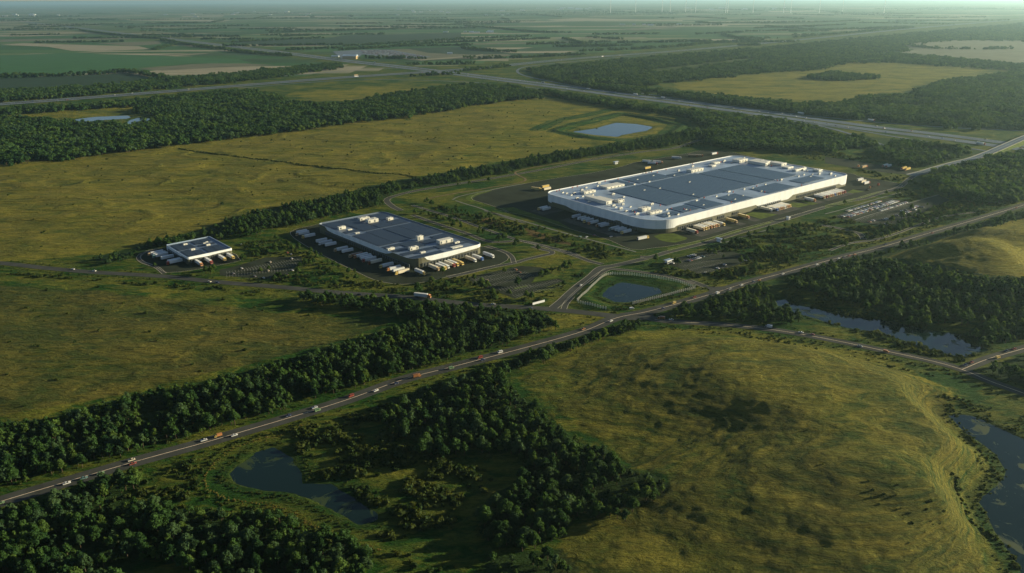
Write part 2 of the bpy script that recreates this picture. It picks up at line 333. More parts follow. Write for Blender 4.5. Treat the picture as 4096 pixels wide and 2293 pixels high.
HEDGES = [[(200,77),(283,88),(400,98)],[(407,102),(500,118),(563,125)],[(567,127),(633,135),(733,142)],[(357,80),(567,72)],[(433,92),(600,93)],[(510,100),(633,100)],[(583,107),(733,100),(813,97)],[(30,90),(143,88)],[(707,93),(777,90)],[(683,83),(859,78)],[(723,127),(859,122)],
 [(859,68),(1146,70)],[(859,78),(1026,72)],[(1169,67),(1226,70),(1359,82),(1442,83)],[(859,118),(1026,108),(1159,100),(1336,92)],[(1002,115),(1159,107),(1382,98)],[(859,127),(976,120)],[(1159,122),(1242,130),(1299,132)],[(1176,148),(1292,147),(1476,138)],[(926,147),(1066,149)],[(1026,163),(1182,162)],[(1476,95),(1569,100)],[(1326,113),(1536,107)],[(1392,118),(1592,115)],[(1459,130),(1592,125),(1717,117)],[(1159,180),(1282,168)],[(1042,193),(1159,187)],
 [(1717,117),(1817,107),(1924,102)],[(1750,87),(1872,82)],[(1817,87),(1867,97),(1957,97)],[(2000,95),(2117,85),(2284,72)],[(1900,72),(2127,63)],[(2030,78),(2284,68)],[(2034,57),(2160,53)],[(2160,58),(2400,62)],[(2267,112),(2350,123),(2457,125)],[(2474,125),(2540,124)],[(325,182),(370,191),(410,198)],[(16,193),(60,191)],[(0,197),(200,190),(325,182)],[(73,70),(250,64)],[(1990,80),(2090,79)],[(1880,80),(2000,77)],[(2140,75),(2300,70)]]
H1 = GU([(-300,284),(0,263),(217,247),(433,230),(667,211),(859,196),(1026,185),(1192,173),(1426,150),(1717,127.5),(2017,100),(2284,73),(2576,48),(2700,38)])
H2 = GU([(60,55),(133,63),(333,87),(500,107),(667,127),(767,140),(859,152),(992,167),(1126,183),(1259,200),(1426,221),(1592,243),(1717,259),(2017,299),(2184,322),(2384,346),(2576,372),(2760,396)])
RAMP = GU([(1650,137),(1520,148),(1426,157),(1326,168),(1302,177),(1312,188),(1359,200),(1426,213),(1480,223)])
FRONT = [GU([(1592,232),(1817,265),(2050,293),(2217,309),(2384,321),(2576,330),(2760,338)]), GU([(600,222),(859,203),(1026,201.5),(1192,208),(1292,217),(1426,229)]),
         GU([(1850,287),(2017,309),(2117,322),(2284,350),(2484,381),(2620,405)]), GU([(2050,314),(2117,331),(2200,358),(2240,372)]),
         GU([(700,193),(859,180),(1000,172),(1060,172)])]
R5 = GC(A4,[(1480,615),(1580,590),(1700,560),(1850,512),(2250,400),(2576,318)])+GU([(2620,340),(2760,300)])
# ---------------------------------------------------------------- terrain
TAB = NP.rand(64,256,256).astype(np.float32)
def vnoise(x, y, k):
    xi=np.floor(x).astype(int); yi=np.floor(y).astype(int); fx=x-xi; fy=y-yi
    fx=fx*fx*(3-2*fx); fy=fy*fy*(3-2*fy); T=TAB[k%64]
    a=T[xi&255,yi&255]; b=T[(xi+1)&255,yi&255]; c=T[xi&255,(yi+1)&255]; d=T[(xi+1)&255,(yi+1)&255]
    return (a*(1-fx)+b*fx)*(1-fy)+(c*(1-fx)+d*fx)*fy-.5
def dist_line(X, Y, pts, closed=False, cut=60.0):
    D=np.full(X.shape, 1e6); P=np.array(pts)
    for i in range(len(P) if closed else len(P)-1):
        a=P[i]; b=P[(i+1)%len(P)]
        sel=np.where((X>min(a[0],b[0])-cut)&(X<max(a[0],b[0])+cut)&(Y>min(a[1],b[1])-cut)&(Y<max(a[1],b[1])+cut))[0]
        if not len(sel): continue
        px=X[sel]-a[0]; py=Y[sel]-a[1]; dx,dy=b-a; L=dx*dx+dy*dy+1e-9
        t=np.clip((px*dx+py*dy)/L,0,1); d=np.hypot(px-t*dx,py-t*dy); D[sel]=np.minimum(D[sel],d)
    return D
def inside(X, Y, poly):
    P=np.array(poly); r=np.zeros(X.shape,bool)
    sel=np.where((X>=P[:,0].min())&(X<=P[:,0].max())&(Y>=P[:,1].min())&(Y<=P[:,1].max()))[0]
    x=X[sel]; y=Y[sel]; c=np.zeros(x.shape,bool); j=len(P)-1
    for i in range(len(P)):
        xi,yi=P[i]; xj,yj=P[j]
        if yi!=yj: c^=((yi>y)!=(yj>y))&(x<(xj-xi)*(y-yi)/(yj-yi)+xi)
        j=i
    r[sel]=c; return r
def sst(a,b,x): t=np.clip((x-a)/(b-a),0,1); return t*t*(3-2*t)
NEAR_ROADS=[(R1,7.5),(R2,6),(R3,6),(R3B,6)]+[(p,w/2+1) for p,w in ACC.values()]
FAR_ROADS=[(H1,34),(H2,42),(RAMP,8),(R5,14)]+[(f,7) for f in FRONT]
def ridge(X, Y, pts, h, outer, inner):
    P=np.array(smooth(pts,12)); best=np.full(X.shape,1e9); sgn=np.zeros(X.shape); tt=np.zeros(X.shape)
    sel=np.where((X>P[:,0].min()-260)&(X<P[:,0].max()+260)&(Y>P[:,1].min()-260)&(Y<P[:,1].max()+260))[0]
    x=X[sel]; y=Y[sel]; b=best[sel]; s_=sgn[sel]
    for i in range(len(P)-1):
        d=P[i+1]-P[i]; L=d@d; t=np.clip(((x-P[i,0])*d[0]+(y-P[i,1])*d[1])/L,0,1); dx=x-P[i,0]-t*d[0]; dy=y-P[i,1]-t*d[1]; q=np.hypot(dx,dy)
        k=q<b; b[k]=q[k]; s_[k]=((d[0]*dy-d[1]*dx)/(math.sqrt(L)*np.maximum(q,1e-3)))[k]
    r=np.zeros(X.shape); w=inner+(outer-inner)*sst(-.8,.8,s_); r[sel]=h*np.exp(-(b/w)**2); return r
def hills(X, Y):
    return hills0(X,Y)+ridge(X,Y,GU([(1800,905),(1950,915),(2130,965),(2250,1030),(2315,1110),(2330,1200),(2290,1280)]),11.5,34,110)+ridge(X,Y,GU([(1620,1010),(1800,1010),(1960,1060),(2080,1140)]),1.6,26,50)+ridge(X,Y,GU([(2330,640),(2430,655),(2510,690),(2600,735)]),11,28,70)+ridge(X,Y,GU([(2400,585),(2470,600),(2560,628),(2680,660)]),11,28,60)
def hills0(X, Y):
    def g(cx,cy,sx,sy,h,rot=0):
        c,s=math.cos(rot),math.sin(rot); dx=X-cx; dy=Y-cy
        return h*np.exp(-((dx*c+dy*s)/sx)**2-((-dx*s+dy*c)/sy)**2)
    return g(170,445,85,55,7,-.25)+g(120,350,70,40,4)+g(195,355,40,25,3.5,-.5)+g(520,760,110,45,13,.35)+g(430,700,60,26,4,.3)+g(-300,520,120,60,3)+g(-250,1150,200,90,3.5)
def terrain_height(X, Y):
    near=np.full(X.shape,1e6)
    for p,w in NEAR_ROADS: near=np.minimum(near, dist_line(X,Y,p)-w)
    for p in YARDS.values():
        near=np.minimum(near, np.where(inside(X,Y,p),-1,dist_line(X,Y,p,True)))
    for p,w in FAR_ROADS: near=np.minimum(near, dist_line(X,Y,p,cut=120)-w)
    flat=sst(3,45,near); flat2=sst(0,12,near)
    h=hills(X,Y)
    h=h+2.8*vnoise(X/90+7,Y/60+3,0)+1.5*vnoise(X/44,Y/26,1)+ (.85*vnoise(X/19,Y/12,2)+.38*vnoise(X/9.5,Y/6,3))*sst(1600,900,Y)
    rd=1-np.abs(vnoise(X/60+.5*vnoise(X/26,Y/26,5),Y/24+1.1*vnoise(X/44,Y/44,6),4))*4; h=h+1.5*np.clip(rd,0,1)*sst(800,1000,Y)+.5*np.clip(rd,0,1)*sst(1000,800,Y)
    hm=1.0*np.exp(-((X-190)/190)**2-((Y-430)/130)**2)+np.exp(-((X-520)/160)**2-((Y-750)/90)**2); q=X*.86+Y*.5; w_=-X*.5+Y*.86
    h=h+hm*(3.0*vnoise(q/120,w_/30+.7*vnoise(X/60,Y/60,14),13)+1.3*vnoise(q/50,w_/15+.6*vnoise(X/24,Y/24,15),16)+.4*vnoise(q/16,w_/6,19))
    h=h*flat*sst(2600,2000,Y)*(.35+.65*sst(2200,1300,Y))
    micro=(.5*vnoise(X/4.6,Y/3.2,7)+.32*vnoise(X/2.6,Y/2.2,8))*flat2*sst(1000,700,Y)
    h=h+micro
    for poly,hh,w in BERMS:
        d=dist_line(X,Y,poly,len(poly)>5); h=h*sst(2,25,d)+hh*np.exp(-(d/w)**2)
    for pl in SWALES:
        d=dist_line(X,Y,pl); h=h-2.5*np.exp(-(d/7)**2)+1.6*np.exp(-((d-18)/6)**2)
    for nm,poly in PONDS.items():
        d=dist_line(X,Y,poly,True); ins=inside(X,Y,poly); sd=np.where(ins,d,-d)+{'long_pond':2.5,'right_pond':3,'wood_pond_a':10,'wood_pond_b':10,'basin_far':3}.get(nm,0)
        sd=sd+2.0*vnoise(X/9,Y/9,9)+1.0*vnoise(X/3.5,Y/3.5,10)
        near_f=sst(-30,-4,sd); h=h*(1-near_f)+ (-.25)*near_f
        h=np.where(sd>-6, np.minimum(h, -.55-sd*.16), h)
        h=np.maximum(h,-2.2)
    return h
def axis(spec):
    out=[spec[0][0]]
    for a,b,s in spec:
        x=out[-1]
        while x<b-1e-6: x=min(b,x+s); out.append(x)
    return out
ys=[-90000,-40000,-15000,-6000,-2500,-1000,-400,-100,60,150,200]+axis([(230,560,1.6),(560,900,2.2),(900,1400,4),(1400,2200,7)])
y=ys[-1]
while y<90000: y*=1.035; ys.append(y)
xs=axis([(-300,300,1.7),(300,640,2.6),(640,1500,8)])
neg=axis([(300,640,2.6),(640,1500,8)]); x=1500; tail=[]
while x<90000: x*=1.12; tail.append(x)
xs=[-t for t in reversed(tail)]+[-t for t in reversed(neg[1:])]+xs+tail
xs=np.array(xs); ys=np.array(ys)
XX,YY=np.meshgrid(xs,ys); X=XX.ravel(); Y=YY.ravel()
HZ=terrain_height(X,Y)
nx,ny=len(xs),len(ys)
def build_ground():
    me=bpy.data.meshes.new('ground'); nv=nx*ny
    me.vertices.add(nv); co=np.empty((nv,3),np.float32); co[:,0]=X; co[:,1]=Y; co[:,2]=HZ
    me.vertices.foreach_set('co',co.ravel())
    i,j=np.meshgrid(np.arange(nx-1),np.arange(ny-1)); a=(j*nx+i).ravel()
    q=np.stack([a,a+1,a+nx+1,a+nx],1).astype(np.int32); nf=len(q)
    me.loops.add(nf*4); me.polygons.add(nf)
    me.loops.foreach_set('vertex_index',q.ravel()); me.polygons.foreach_set('loop_start',np.arange(0,nf*4,4,dtype=np.int32))
    me.polygons.foreach_set('use_smooth',np.ones(nf,bool))
    me.update(calc_edges=True)
    dry=np.full(nv,.22); dark=np.zeros(nv); soil=np.zeros(nv); LL=[]
    wob=6*vnoise(X/14,Y/14,20)
    def zone(poly,val,arr=dry):
        P=GU(poly) if poly[0][0]>-5000 else poly
        arr[inside(X+wob,Y+wob,P)]=val
    zone([(-200,435),(0,410),(500,355),(860,308),(1192,262),(1360,242),(1560,270),(1700,300),(1640,345),(1300,400),(1050,450),(860,490),(680,530),(400,605),(300,640),(0,658),(-200,650)],.68)
    zone([(-200,660),(0,670),(233,692),(740,740),(980,790),(1070,803),(860,880),(640,930),(270,1010),(0,1062),(-200,1100)],.26)  # lower dryness darkens the grass colour in place of shade over this field
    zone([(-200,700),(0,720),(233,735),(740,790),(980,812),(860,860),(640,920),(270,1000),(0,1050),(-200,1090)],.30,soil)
    zone([(-200,435),(0,415),(500,360),(860,315),(1192,270),(1300,300),(1050,450),(860,490),(680,530),(400,605),(0,650)],.12,soil)
    zone([(1310,960),(1480,870),(1700,850),(1930,860),(2230,920),(2380,1000),(2400,1180),(2420,1290),(2500,1490),(1350,1490),(1440,1330),(1690,1250)],.14,soil)
    soil+=.16*vnoise(X/40,Y/30,50)*(soil>.05)
    zone([(1290,960),(1480,850),(1700,825),(1930,840),(2230,900),(2400,990),(2400,1050),(2500,1180),(2450,1300),(2576,1500),(1300,1500),(1440,1330),(1690,1250)],.50)
    zone([(2230,655),(2350,612),(2420,592),(2576,547),(2760,500),(2760,735),(2576,735),(2400,710)],.95)
    zone([(1650,215),(1900,183),(2060,180),(2120,157),(2250,153),(2380,165),(2530,175),(2420,200),(2340,215),(2180,243),(2080,262),(1800,240)],.72)
    zone([(700,240),(850,222),(1100,215),(1010,235),(860,255)],.65)
    zone([(40,290),(330,262),(340,285),(180,303)],.5)
    zone([(1402,817),(1365,790),(1520,798),(1500,812),(1290,842)],.62)
    for c in CLEAR: dry[inside(X,Y,c)]=.7
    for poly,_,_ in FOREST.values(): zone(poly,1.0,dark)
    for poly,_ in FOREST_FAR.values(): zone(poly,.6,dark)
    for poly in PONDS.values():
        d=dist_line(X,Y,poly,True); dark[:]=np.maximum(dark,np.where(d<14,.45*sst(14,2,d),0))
    for poly,_,w in BERMS: dry[:]=np.where(dist_line(X,Y,poly,len(poly)>5)<w*2.2,.02,dry)
    for poly in ([(1120,515),(1180,533),(1290,565),(1400,598),(1470,622),(1400,612),(1250,570),(1140,540)],):
        P=GU(poly); s=inside(X,Y,P)&(vnoise(X/30,Y/22,22)>0); soil[s]=.85
    farm=np.where(inside(X,Y,[(x_,y_) for x_,y_ in H1]+GU([(2700,9),(1200,11),(-300,16)])),1.0,0.0); farm[Y>40000]=1; farm[(dist_line(X,Y,H1,cut=300)<190)|(dist_line(X,Y,H2,cut=200)<110)]=0
    right=(X>0)&inside(X,Y,GU([(1192,176),(1717,132),(2576,52),(2800,34),(2800,420),(2384,350),(1717,262)]))
    farm[right]=0
    pale=inside(X,Y,GU([(2267,108),(2417,98),(2576,100),(2800,108),(2800,190),(2576,163),(2340,141),(2250,134),(2284,127)])); farm[pale]=1
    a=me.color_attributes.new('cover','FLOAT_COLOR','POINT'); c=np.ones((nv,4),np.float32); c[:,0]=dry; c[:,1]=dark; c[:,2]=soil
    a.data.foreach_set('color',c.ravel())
    a2=me.attributes.new('farm','FLOAT','POINT'); a2.data.foreach_set('value',farm.astype(np.float32))
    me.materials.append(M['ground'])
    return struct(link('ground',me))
build_ground()
HG=HZ.reshape(ny,nx)
def hz(px,py):
    px=np.asarray(px,float); py=np.asarray(py,float)
    i=np.clip(np.searchsorted(xs,px)-1,0,nx-2); j=np.clip(np.searchsorted(ys,py)-1,0,ny-2)
    fx=(px-xs[i])/(xs[i+1]-xs[i]); fy=(py-ys[j])/(ys[j+1]-ys[j])
    return (HG[j,i]*(1-fx)+HG[j,i+1]*fx)*(1-fy)+(HG[j+1,i]*(1-fx)+HG[j+1,i+1]*fx)*fy
# ---------------------------------------------------------------- roads
def offs(pts, d):
    P=np.array(pts); T=np.gradient(P,axis=0); T/=np.maximum(np.hypot(T[:,0],T[:,1])[:,None],1e-6)
    N=np.stack([T[:,1],-T[:,0]],1); return P+N*np.asarray(d).reshape(-1,1) if np.ndim(d) else P+N*d
def strip(mb, pts, o0, o1, z, mi=0, dash=None):
    A=offs(pts,o0); B=offs(pts,o1)
    for i in range(len(pts)-1):
        if dash and (i//dash[0])%dash[1]: continue
        za=z[i] if np.ndim(z) else z; zb=z[i+1] if np.ndim(z) else z
        mb.poly([(*A[i],za),(*B[i],za),(*B[i+1],zb),(*A[i+1],zb)],mi)
def road(name, pts, w, z, centre=True, edges=True, kerb=False, surf='asphalt', step=5):
    P=smooth(pts,step); mb=MB()
    if z is None: P_=np.array(P); z=hz(P_[:,0],P_[:,1])+.14
    strip(mb,P,-w/2,w/2,z)
    if centre: strip(mb,P,-.22,.22,z+.03,1)
    if edges:
        for s in (-1,1): strip(mb,P,s*(w/2-.75)-.10,s*(w/2-.75)+.10,z+.03,2)
    if kerb:
        for s in (-1,1):
            strip(mb,P,s*(w/2)-.22,s*(w/2)+.22,z+.12,3)
    o=mb.obj(name,[M[surf],M['yellow_paint'],M['paint'],M['kerb']]); return struct(o)
road('road_main',R1,12,.16,edges=False)
road('road_west',R2,9.5,.12,False,False)
road('road_east',R3,9.5,.12,True,False)
road('road_branch',R3B,9,.10,True,False)
for i,(nm,(p,w)) in enumerate(ACC.items()):
    track=nm.startswith('tr')
    if track: road('track',p,w,.06+.004*i,False,False,False,'concrete' if nm!='tr3' else 'dirt',5)
    else: road('access_road',p,w,.065+.004*i,False,False,True,'asphalt',4)
for i,t_ in enumerate(([(1180,430),(1100,445),(1040,470)],)): road('track',GU(t_),1.6,None,False,False,False,'dirt',2)
# junction apron
mb=MB(); mb.poly([(*p,.175) for p in GU([(1520,803),(1560,789),(1626,781),(1680,770),(1690,778),(1640,792),(1660,803),(1600,806),(1560,806)])]); struct(mb.obj('junction_pavement',M['asphalt']))
mb=MB(); mb.poly([(*p,.175) for p in GC(A2,[(900,1130),(1000,1150),(1200,1150),(1400,1130),(1300,1200),(1000,1270),(1020,1210),(960,1150)])]); struct(mb.obj('junction_pavement',M['asphalt']))
# yards, kerbs, bays
def ear(name, poly, z, m):
    import bmesh
    bm=bmesh.new(); vs=[bm.verts.new((x,y,z)) for x,y in poly]; f=bm.faces.new(vs); f.normal_update()
    if f.normal.z<0: f.normal_flip()
    bmesh.ops.triangulate(bm,faces=[f]); me=bpy.data.meshes.new(name); bm.to_mesh(me); bm.free(); me.materials.append(m)
    return link(name,me)
for i,(nm,p) in enumerate(YARDS.items()):
    P=smooth(p,8,True) if nm in('main','mid','small') else p
    o=struct(ear('yard' if not nm.startswith('lot') else 'car_park',P,.05+.004*i,M['yard']))
    if nm in ('mid','small') or nm=='main':
        mb=MB(); Q=list(P)+[P[0]]; strip(mb,Q,-.2,.2,.17); struct(mb.obj('kerb',M['kerb']))
def frame_ab(N,e1,e2): return lambda a,b:(N[0]+e1[0]*a+e2[0]*b,N[1]+e1[1]*a+e2[1]*b)
E1=np.array([-.62115,.78369]); E2=np.array([.78369,.62115])
MAIN=frame_ab((160.6,841.6),E1,E2)
mb=MB()
def bays(conv_,p0,p1,n,depth):
    a=np.array(G(conv_(*p0))); b=np.array(G(conv_(*p1))); t=(b-a)/np.hypot(*(b-a)); nrm=np.array([-t[1],t[0]])
    L=np.hypot(*(b-a)); k=int(L/2.7)
    for i in range(k+1):
        c=a+t*L*i/k
        q=[c-t*.08-nrm*depth/2,c+t*.08-nrm*depth/2,c+t*.08+nrm*depth/2,c-t*.08+nrm*depth/2]; mb.poly([(*x,.12) for x in q])
    q=[a-nrm*.08,b-nrm*.08,b+nrm*.08,a+nrm*.08]; mb.poly([(*x,.124) for x in q])
for p0,p1 in (((780,900),(1650,700)),((900,970),(1700,790)),((520,770),(1180,600)),((300,730),(1100,560)),((200,690),(900,530)),((640,850),(1150,780))): bays(A3,p0,p1,0,9)
for p0,p1 in (((560,800),(1150,680)),((620,870),(1250,740)),((760,930),(1320,800)),((450,740),(1230,560))): bays(A2,p0,p1,0,9)
for p0,p1 in (((1250,690),(2250,560)),((1250,740),(2150,640)),((1500,640),(2280,500))): bays(Z7,p0,p1,0,9)
for p0,p1 in (((560,780),(1400,520)),((760,830),(1600,560)),((250,715),(1250,440)),((420,720),(1380,480))): bays(A1,p0,p1,0,9)
struct(mb.obj('road_markings',M['paint']))
apr=mat('dock_apron',(.060,.060,.052),.9,.06,var=.35,vscale=.12)
def apron(fr,side,a0,a1,d,z):
    q=[fr(-1,a0),fr(-d,a0),fr(-d,a1),fr(-1,a1)] if side=='front' else [fr(a0,-1),fr(a0,-d),fr(a1,-d),fr(a1,-1)]
    struct(ear('apron',q,z,apr))
for a0,a1 in ((38,96),(110,122),(138,150),(188,236),(276,290),(298,362)): apron(MAIN,'front',a0,a1,33,.14)
for a0,a1 in ((24,60),(62,120),(150,176)): apron(MAIN,'left',a0,a1,36,.145)
# lawns on the main yard
for poly in (GC(Z5,[(760,1050),(880,1010),(1250,1050),(1000,1120)]),GC(Z5,[(1390,900),(1480,870),(1760,900),(1500,960)]),GC(Z5,[(1600,850),(1680,830),(1930,870),(1760,910)]),GC(A2,[(60,280),(200,240),(420,235),(640,310),(620,340),(430,390),(280,380),(150,340)]),GC(A1,[(380,300),(480,250),(680,290),(400,330)]),
    GC(A5,[(1560,390),(1640,340),(1760,310),(2000,260),(2010,275),(1770,345),(1670,400),(1700,440),(1880,500),(1850,520),(1640,460),(1560,420)]),
    GC(A2,[(290,490),(850,345),(880,385),(330,540)]),GC(A2,[(1030,300),(1540,170),(1560,205),(1150,318)]),GC(A2,[(1600,160),(2060,30),(2080,60),(1680,180)]),GC(A1,[(0,520),(520,390),(530,430),(0,570)]),GC(A1,[(560,385),(900,285),(960,300),(640,405)]),
    GU([(1242,524),(1292,522),(1352,542),(1405,558),(1440,578),(1425,574),(1359,553),(1292,537)]),
    GC(A3,[(1240,650),(1500,560),(1680,650),(1210,720)]),GC(A3,[(880,830),(1100,780),(1130,800),(900,850)])):
    struct(ear('lawn',poly,.11,M['lawn']))
# highway
def carriageways(name, pts, gap, w, z, step=25):
    P=smooth(pts,step); mb=MB()
    for s in (-1,1):
        c=s*(gap/2+w/2); strip(mb,P,c-w/2,c+w/2,z,0)
        strip(mb,P,c-w/2+.9,c-w/2+1.3,z+.08,1); strip(mb,P,c+w/2-1.3,c+w/2-.9,z+.08,1)
        for q in (-1,1): strip(mb,P,c+q*w/6-.12,c+q*w/6+.12,z+.08,1,(1,2))
    return struct(mb.obj(name,[M['highway'],M['paint']])),P
_,PH2=carriageways('highway',H2,14,29,.5)
_,PH1=carriageways('highway',H1,12,24,.9)
for q,w in [(RAMP,9)]+[(f,8.5) for f in FRONT]: road('frontage_road',q,w,.4,False,True,False,'highway',20)
# embanked flyover at the right
P=smooth(R5,10); t=np.linspace(0,1,len(P)); zz=.35+7.2*sst(.18,.62,t)
mb=MB(); strip(mb,P,-7.5,7.5,zz,0); strip(mb,P,-.25,.25,zz+.05,1)
for s in (-1,1): strip(mb,P,s*6.6-.15,s*6.6+.15,zz+.05,1)
A=offs(P,-7.5);B=offs(P,7.5)
for (Q,s) in ((A,-1),(B,1)):
    Q2=offs(P,s*7.9); Q3=offs(P,s*(7.9+0)); Q4=offs(P,[s*(7.9+zz_*1.7) for zz_ in zz])
    for i in range(len(P)-1):
        mb.poly([(*Q[i],zz[i]+.95),(*Q2[i],zz[i]+.95),(*Q2[i+1],zz[i+1]+.95),(*Q[i+1],zz[i+1]+.95)],2)
        mb.poly([(*Q[i],zz[i]),(*Q[i],zz[i]+.95),(*Q[i+1],zz[i+1]+.95),(*Q[i+1],zz[i+1])],2)
        mb.poly([(*Q2[i],zz[i]+.95),(*Q2[i],zz[i]-.3),(*Q2[i+1],zz[i+1]-.3),(*Q2[i+1],zz[i+1]+.95)],2)
        mb.poly([(*Q2[i],zz[i]-.3),(*Q4[i],-.2),(*Q4[i+1],-.2),(*Q2[i+1],zz[i+1]-.3)],3)
struct(mb.obj('flyover_road',[M['highway'],M['paint'],M['concrete'],M['lawn']]))
# far fields
FIELDS=[('tan',[(0,113),(120,118),(180,128),(250,129),(380,124),(350,117),(200,113),(60,109)]),('tan2',[(0,100),(330,95),(330,98),(60,104),(0,106)]),('tan2',[(240,109),(400,104),(405,111),(330,116)]),
 ('tan',[(290,48),(430,50),(590,51),(560,54),(330,52)]),('tan2',[(220,145),(330,141),(520,133),(560,132),(420,140),(300,144)]),('tan2',[(345,174),(480,162),(580,158),(690,164),(520,172),(410,178)]),
 ('green',[(0,139),(180,134),(420,141),(600,150),(640,160),(480,160),(340,172),(320,181),(0,194)]),('darkf',[(0,198),(200,191),(320,184),(380,196),(300,210),(0,226)]),('darkf',[(510,102),(640,102),(820,98),(860,90),(1160,82),(1160,96),(860,114),(700,116)]),
 ('tan',[(455,40),(565,39),(560,42),(460,43)]),('tan',[(1370,50),(1450,46),(1717,51),(1717,53),(1400,53)]),('tan2',[(680,34),(859,29),(859,32),(700,36)]),('tan',[(1930,28),(2080,27),(2080,29),(1940,31)]),('tan2',[(1900,38),(2070,38),(2050,41),(1900,41)]),
 ('tan2',[(1150,126),(1240,128),(1290,140),(1240,146),(1180,148),(1040,152),(880,134),(1000,124)]),('darkf',[(1020,122),(1180,118),(1290,136),(1190,138),(1080,134)]),('tan',[(1044,151),(1190,141),(1215,137),(1215,139),(1190,143),(1060,153)]),
 ('tan2',[(2270,110),(2417,100),(2576,102),(2760,108),(2760,185),(2576,160),(2340,139),(2260,133),(2300,126)]),('tan',[(1880,26),(1890,24),(1720,24),(1720,26)]),('tan2',[(60,65),(190,61),(190,63),(60,67)]),('tan2',[(1170,110),(1400,106),(1560,100),(1580,101),(1400,109),(1200,113)]),('tan2',[(1560,74),(1690,66),(1717,69),(1600,77)])]
for i,(m,p) in enumerate(FIELDS): struct(ear('crop_field',GU(p),.22+.03*i,M[m]))
# ---------------------------------------------------------------- water
for nm,poly in PONDS.items():
    Pn=np.array(smooth(poly,4 if nm not in('basin_far',) else 8,True)); c=Pn.mean(0)
    e=offs(np.vstack([Pn,Pn[:1]]),9.0)[:-1]; e2=offs(np.vstack([Pn,Pn[:1]]),-9.0)[:-1]
    if nm[:4]=='wood': e=offs(np.vstack([Pn,Pn[:1]]),22.0)[:-1]; e2=offs(np.vstack([Pn,Pn[:1]]),-22.0)[:-1]
    if np.abs((e-c)).sum()<np.abs((e2-c)).sum(): e=e2
    # simple wide plate: the banks rise through it and draw the shore
    lo=e.min(0);hi=e.max(0)
    mb=MB(); k=14
    gx=np.linspace(lo[0],hi[0],k+1); gy=np.linspace(lo[1],hi[1],k+1)
    big=[tuple(p) for p in e]
    cx,cy=np.meshgrid((gx[1:]+gx[:-1])/2,(gy[1:]+gy[:-1])/2); cx=cx.ravel(); cy=cy.ravel()
    dd=dist_line(cx,cy,poly,True,200); ins=inside(cx,cy,poly); half=max(hi[0]-lo[0],hi[1]-lo[1])/k
    keep=ins|(dd<half*.8+(5 if nm[:4]!='wood' else 20)); n=0
    for ii in range(len(cx)):
        if keep[ii]:
            i=ii%k; j=ii//k; mb.poly([(gx[i],gy[j],-.62),(gx[i+1],gy[j],-.62),(gx[i+1],gy[j+1],-.62),(gx[i],gy[j+1],-.62)])
    o=struct(mb.obj('pond_water',M['water']))
    w={'near_pond':.06,'basin_near':.03,'long_pond':.0,'right_pond':.03}.get(nm,-.1)
    a=o.data.attributes.new('weed','FLOAT','POINT'); a.data.foreach_set('value',np.full(len(o.data.vertices),w,np.float32))
# ---------------------------------------------------------------- trees
import bmesh
def unit_ico(sub):
    bm=bmesh.new(); bmesh.ops.create_icosphere(bm,subdivisions=sub,radius=1)
    v=np.array([q.co[:] for q in bm.verts]); f=[tuple(w.index for w in q.verts) for q in bm.faces]; bm.free(); return v,f
ICO={1:unit_ico(1),2:unit_ico(2)}
class Bag:
    def __init__(s): s.v=[]; s.f=[]; s.m=[]; s.n=0
    def add(s,v,f,mi=0):
        s.v.append(v); s.f += [tuple(i+s.n for i in q) for q in f]; s.m += [mi]*len(f); s.n += len(v)
    def mesh(s,name,mats):
        me=bpy.data.meshes.new(name); me.from_pydata(np.concatenate(s.v).tolist(),[],s.f)
        for m in mats: me.materials.append(m)
        if len(mats)>1: me.polygons.foreach_set('material_index',s.m)
        me.update(); return me
def rdir(rs): 
    a=rs.normal(size=3); return a/np.linalg.norm(a)
def lobe(bag, c, r, rs, nleaf, leaf, sub=1, squash=.85, mi=0):
    v,f=ICO[sub]; j=1+rs.uniform(-.24,.2,len(v)); q=v*j[:,None]*r*.86; q[:,2]*=squash
    bag.add(q+c,f,mi)
    for _ in range(nleaf):
        d=rdir(rs)
        if d[2]<-.45: d[2]*=-1
        p=c+d*r*rs.uniform(.8,1.14)*np.array([1,1,squash])
        n=d+rdir(rs)*.9; n/=np.linalg.norm(n); t=np.cross(n,rdir(rs)); t/=max(np.linalg.norm(t),1e-6); b=np.cross(n,t)
        sx,sy=leaf*rs.uniform(.5,1.1,2)
        bag.add(np.array([p-t*sx-b*sy*.6,p+t*sx*.7-b*sy,p+t*sx+b*sy*.7,p-t*sx*.6+b*sy]),[(0,1,2,3)],mi)
def crown_lobes(rs, h, r, n):
    out=[(np.array([0,0,h*.62]),r*.62)]
    for i in range(n):
        a=2.4*i+rs.uniform(-.5,.5); d=r*rs.uniform(.35,.78); z=h*(.86-.5*(d/r)*rs.uniform(.7,1.3))*rs.uniform(.72,1.06)
        out.append((np.array([d*math.cos(a),d*math.sin(a),z]),r*rs.uniform(.22,.40)))
    out.append((np.array([rs.uniform(-.15,.15)*r,rs.uniform(-.15,.15)*r,h*.86]),r*.36))
    return out
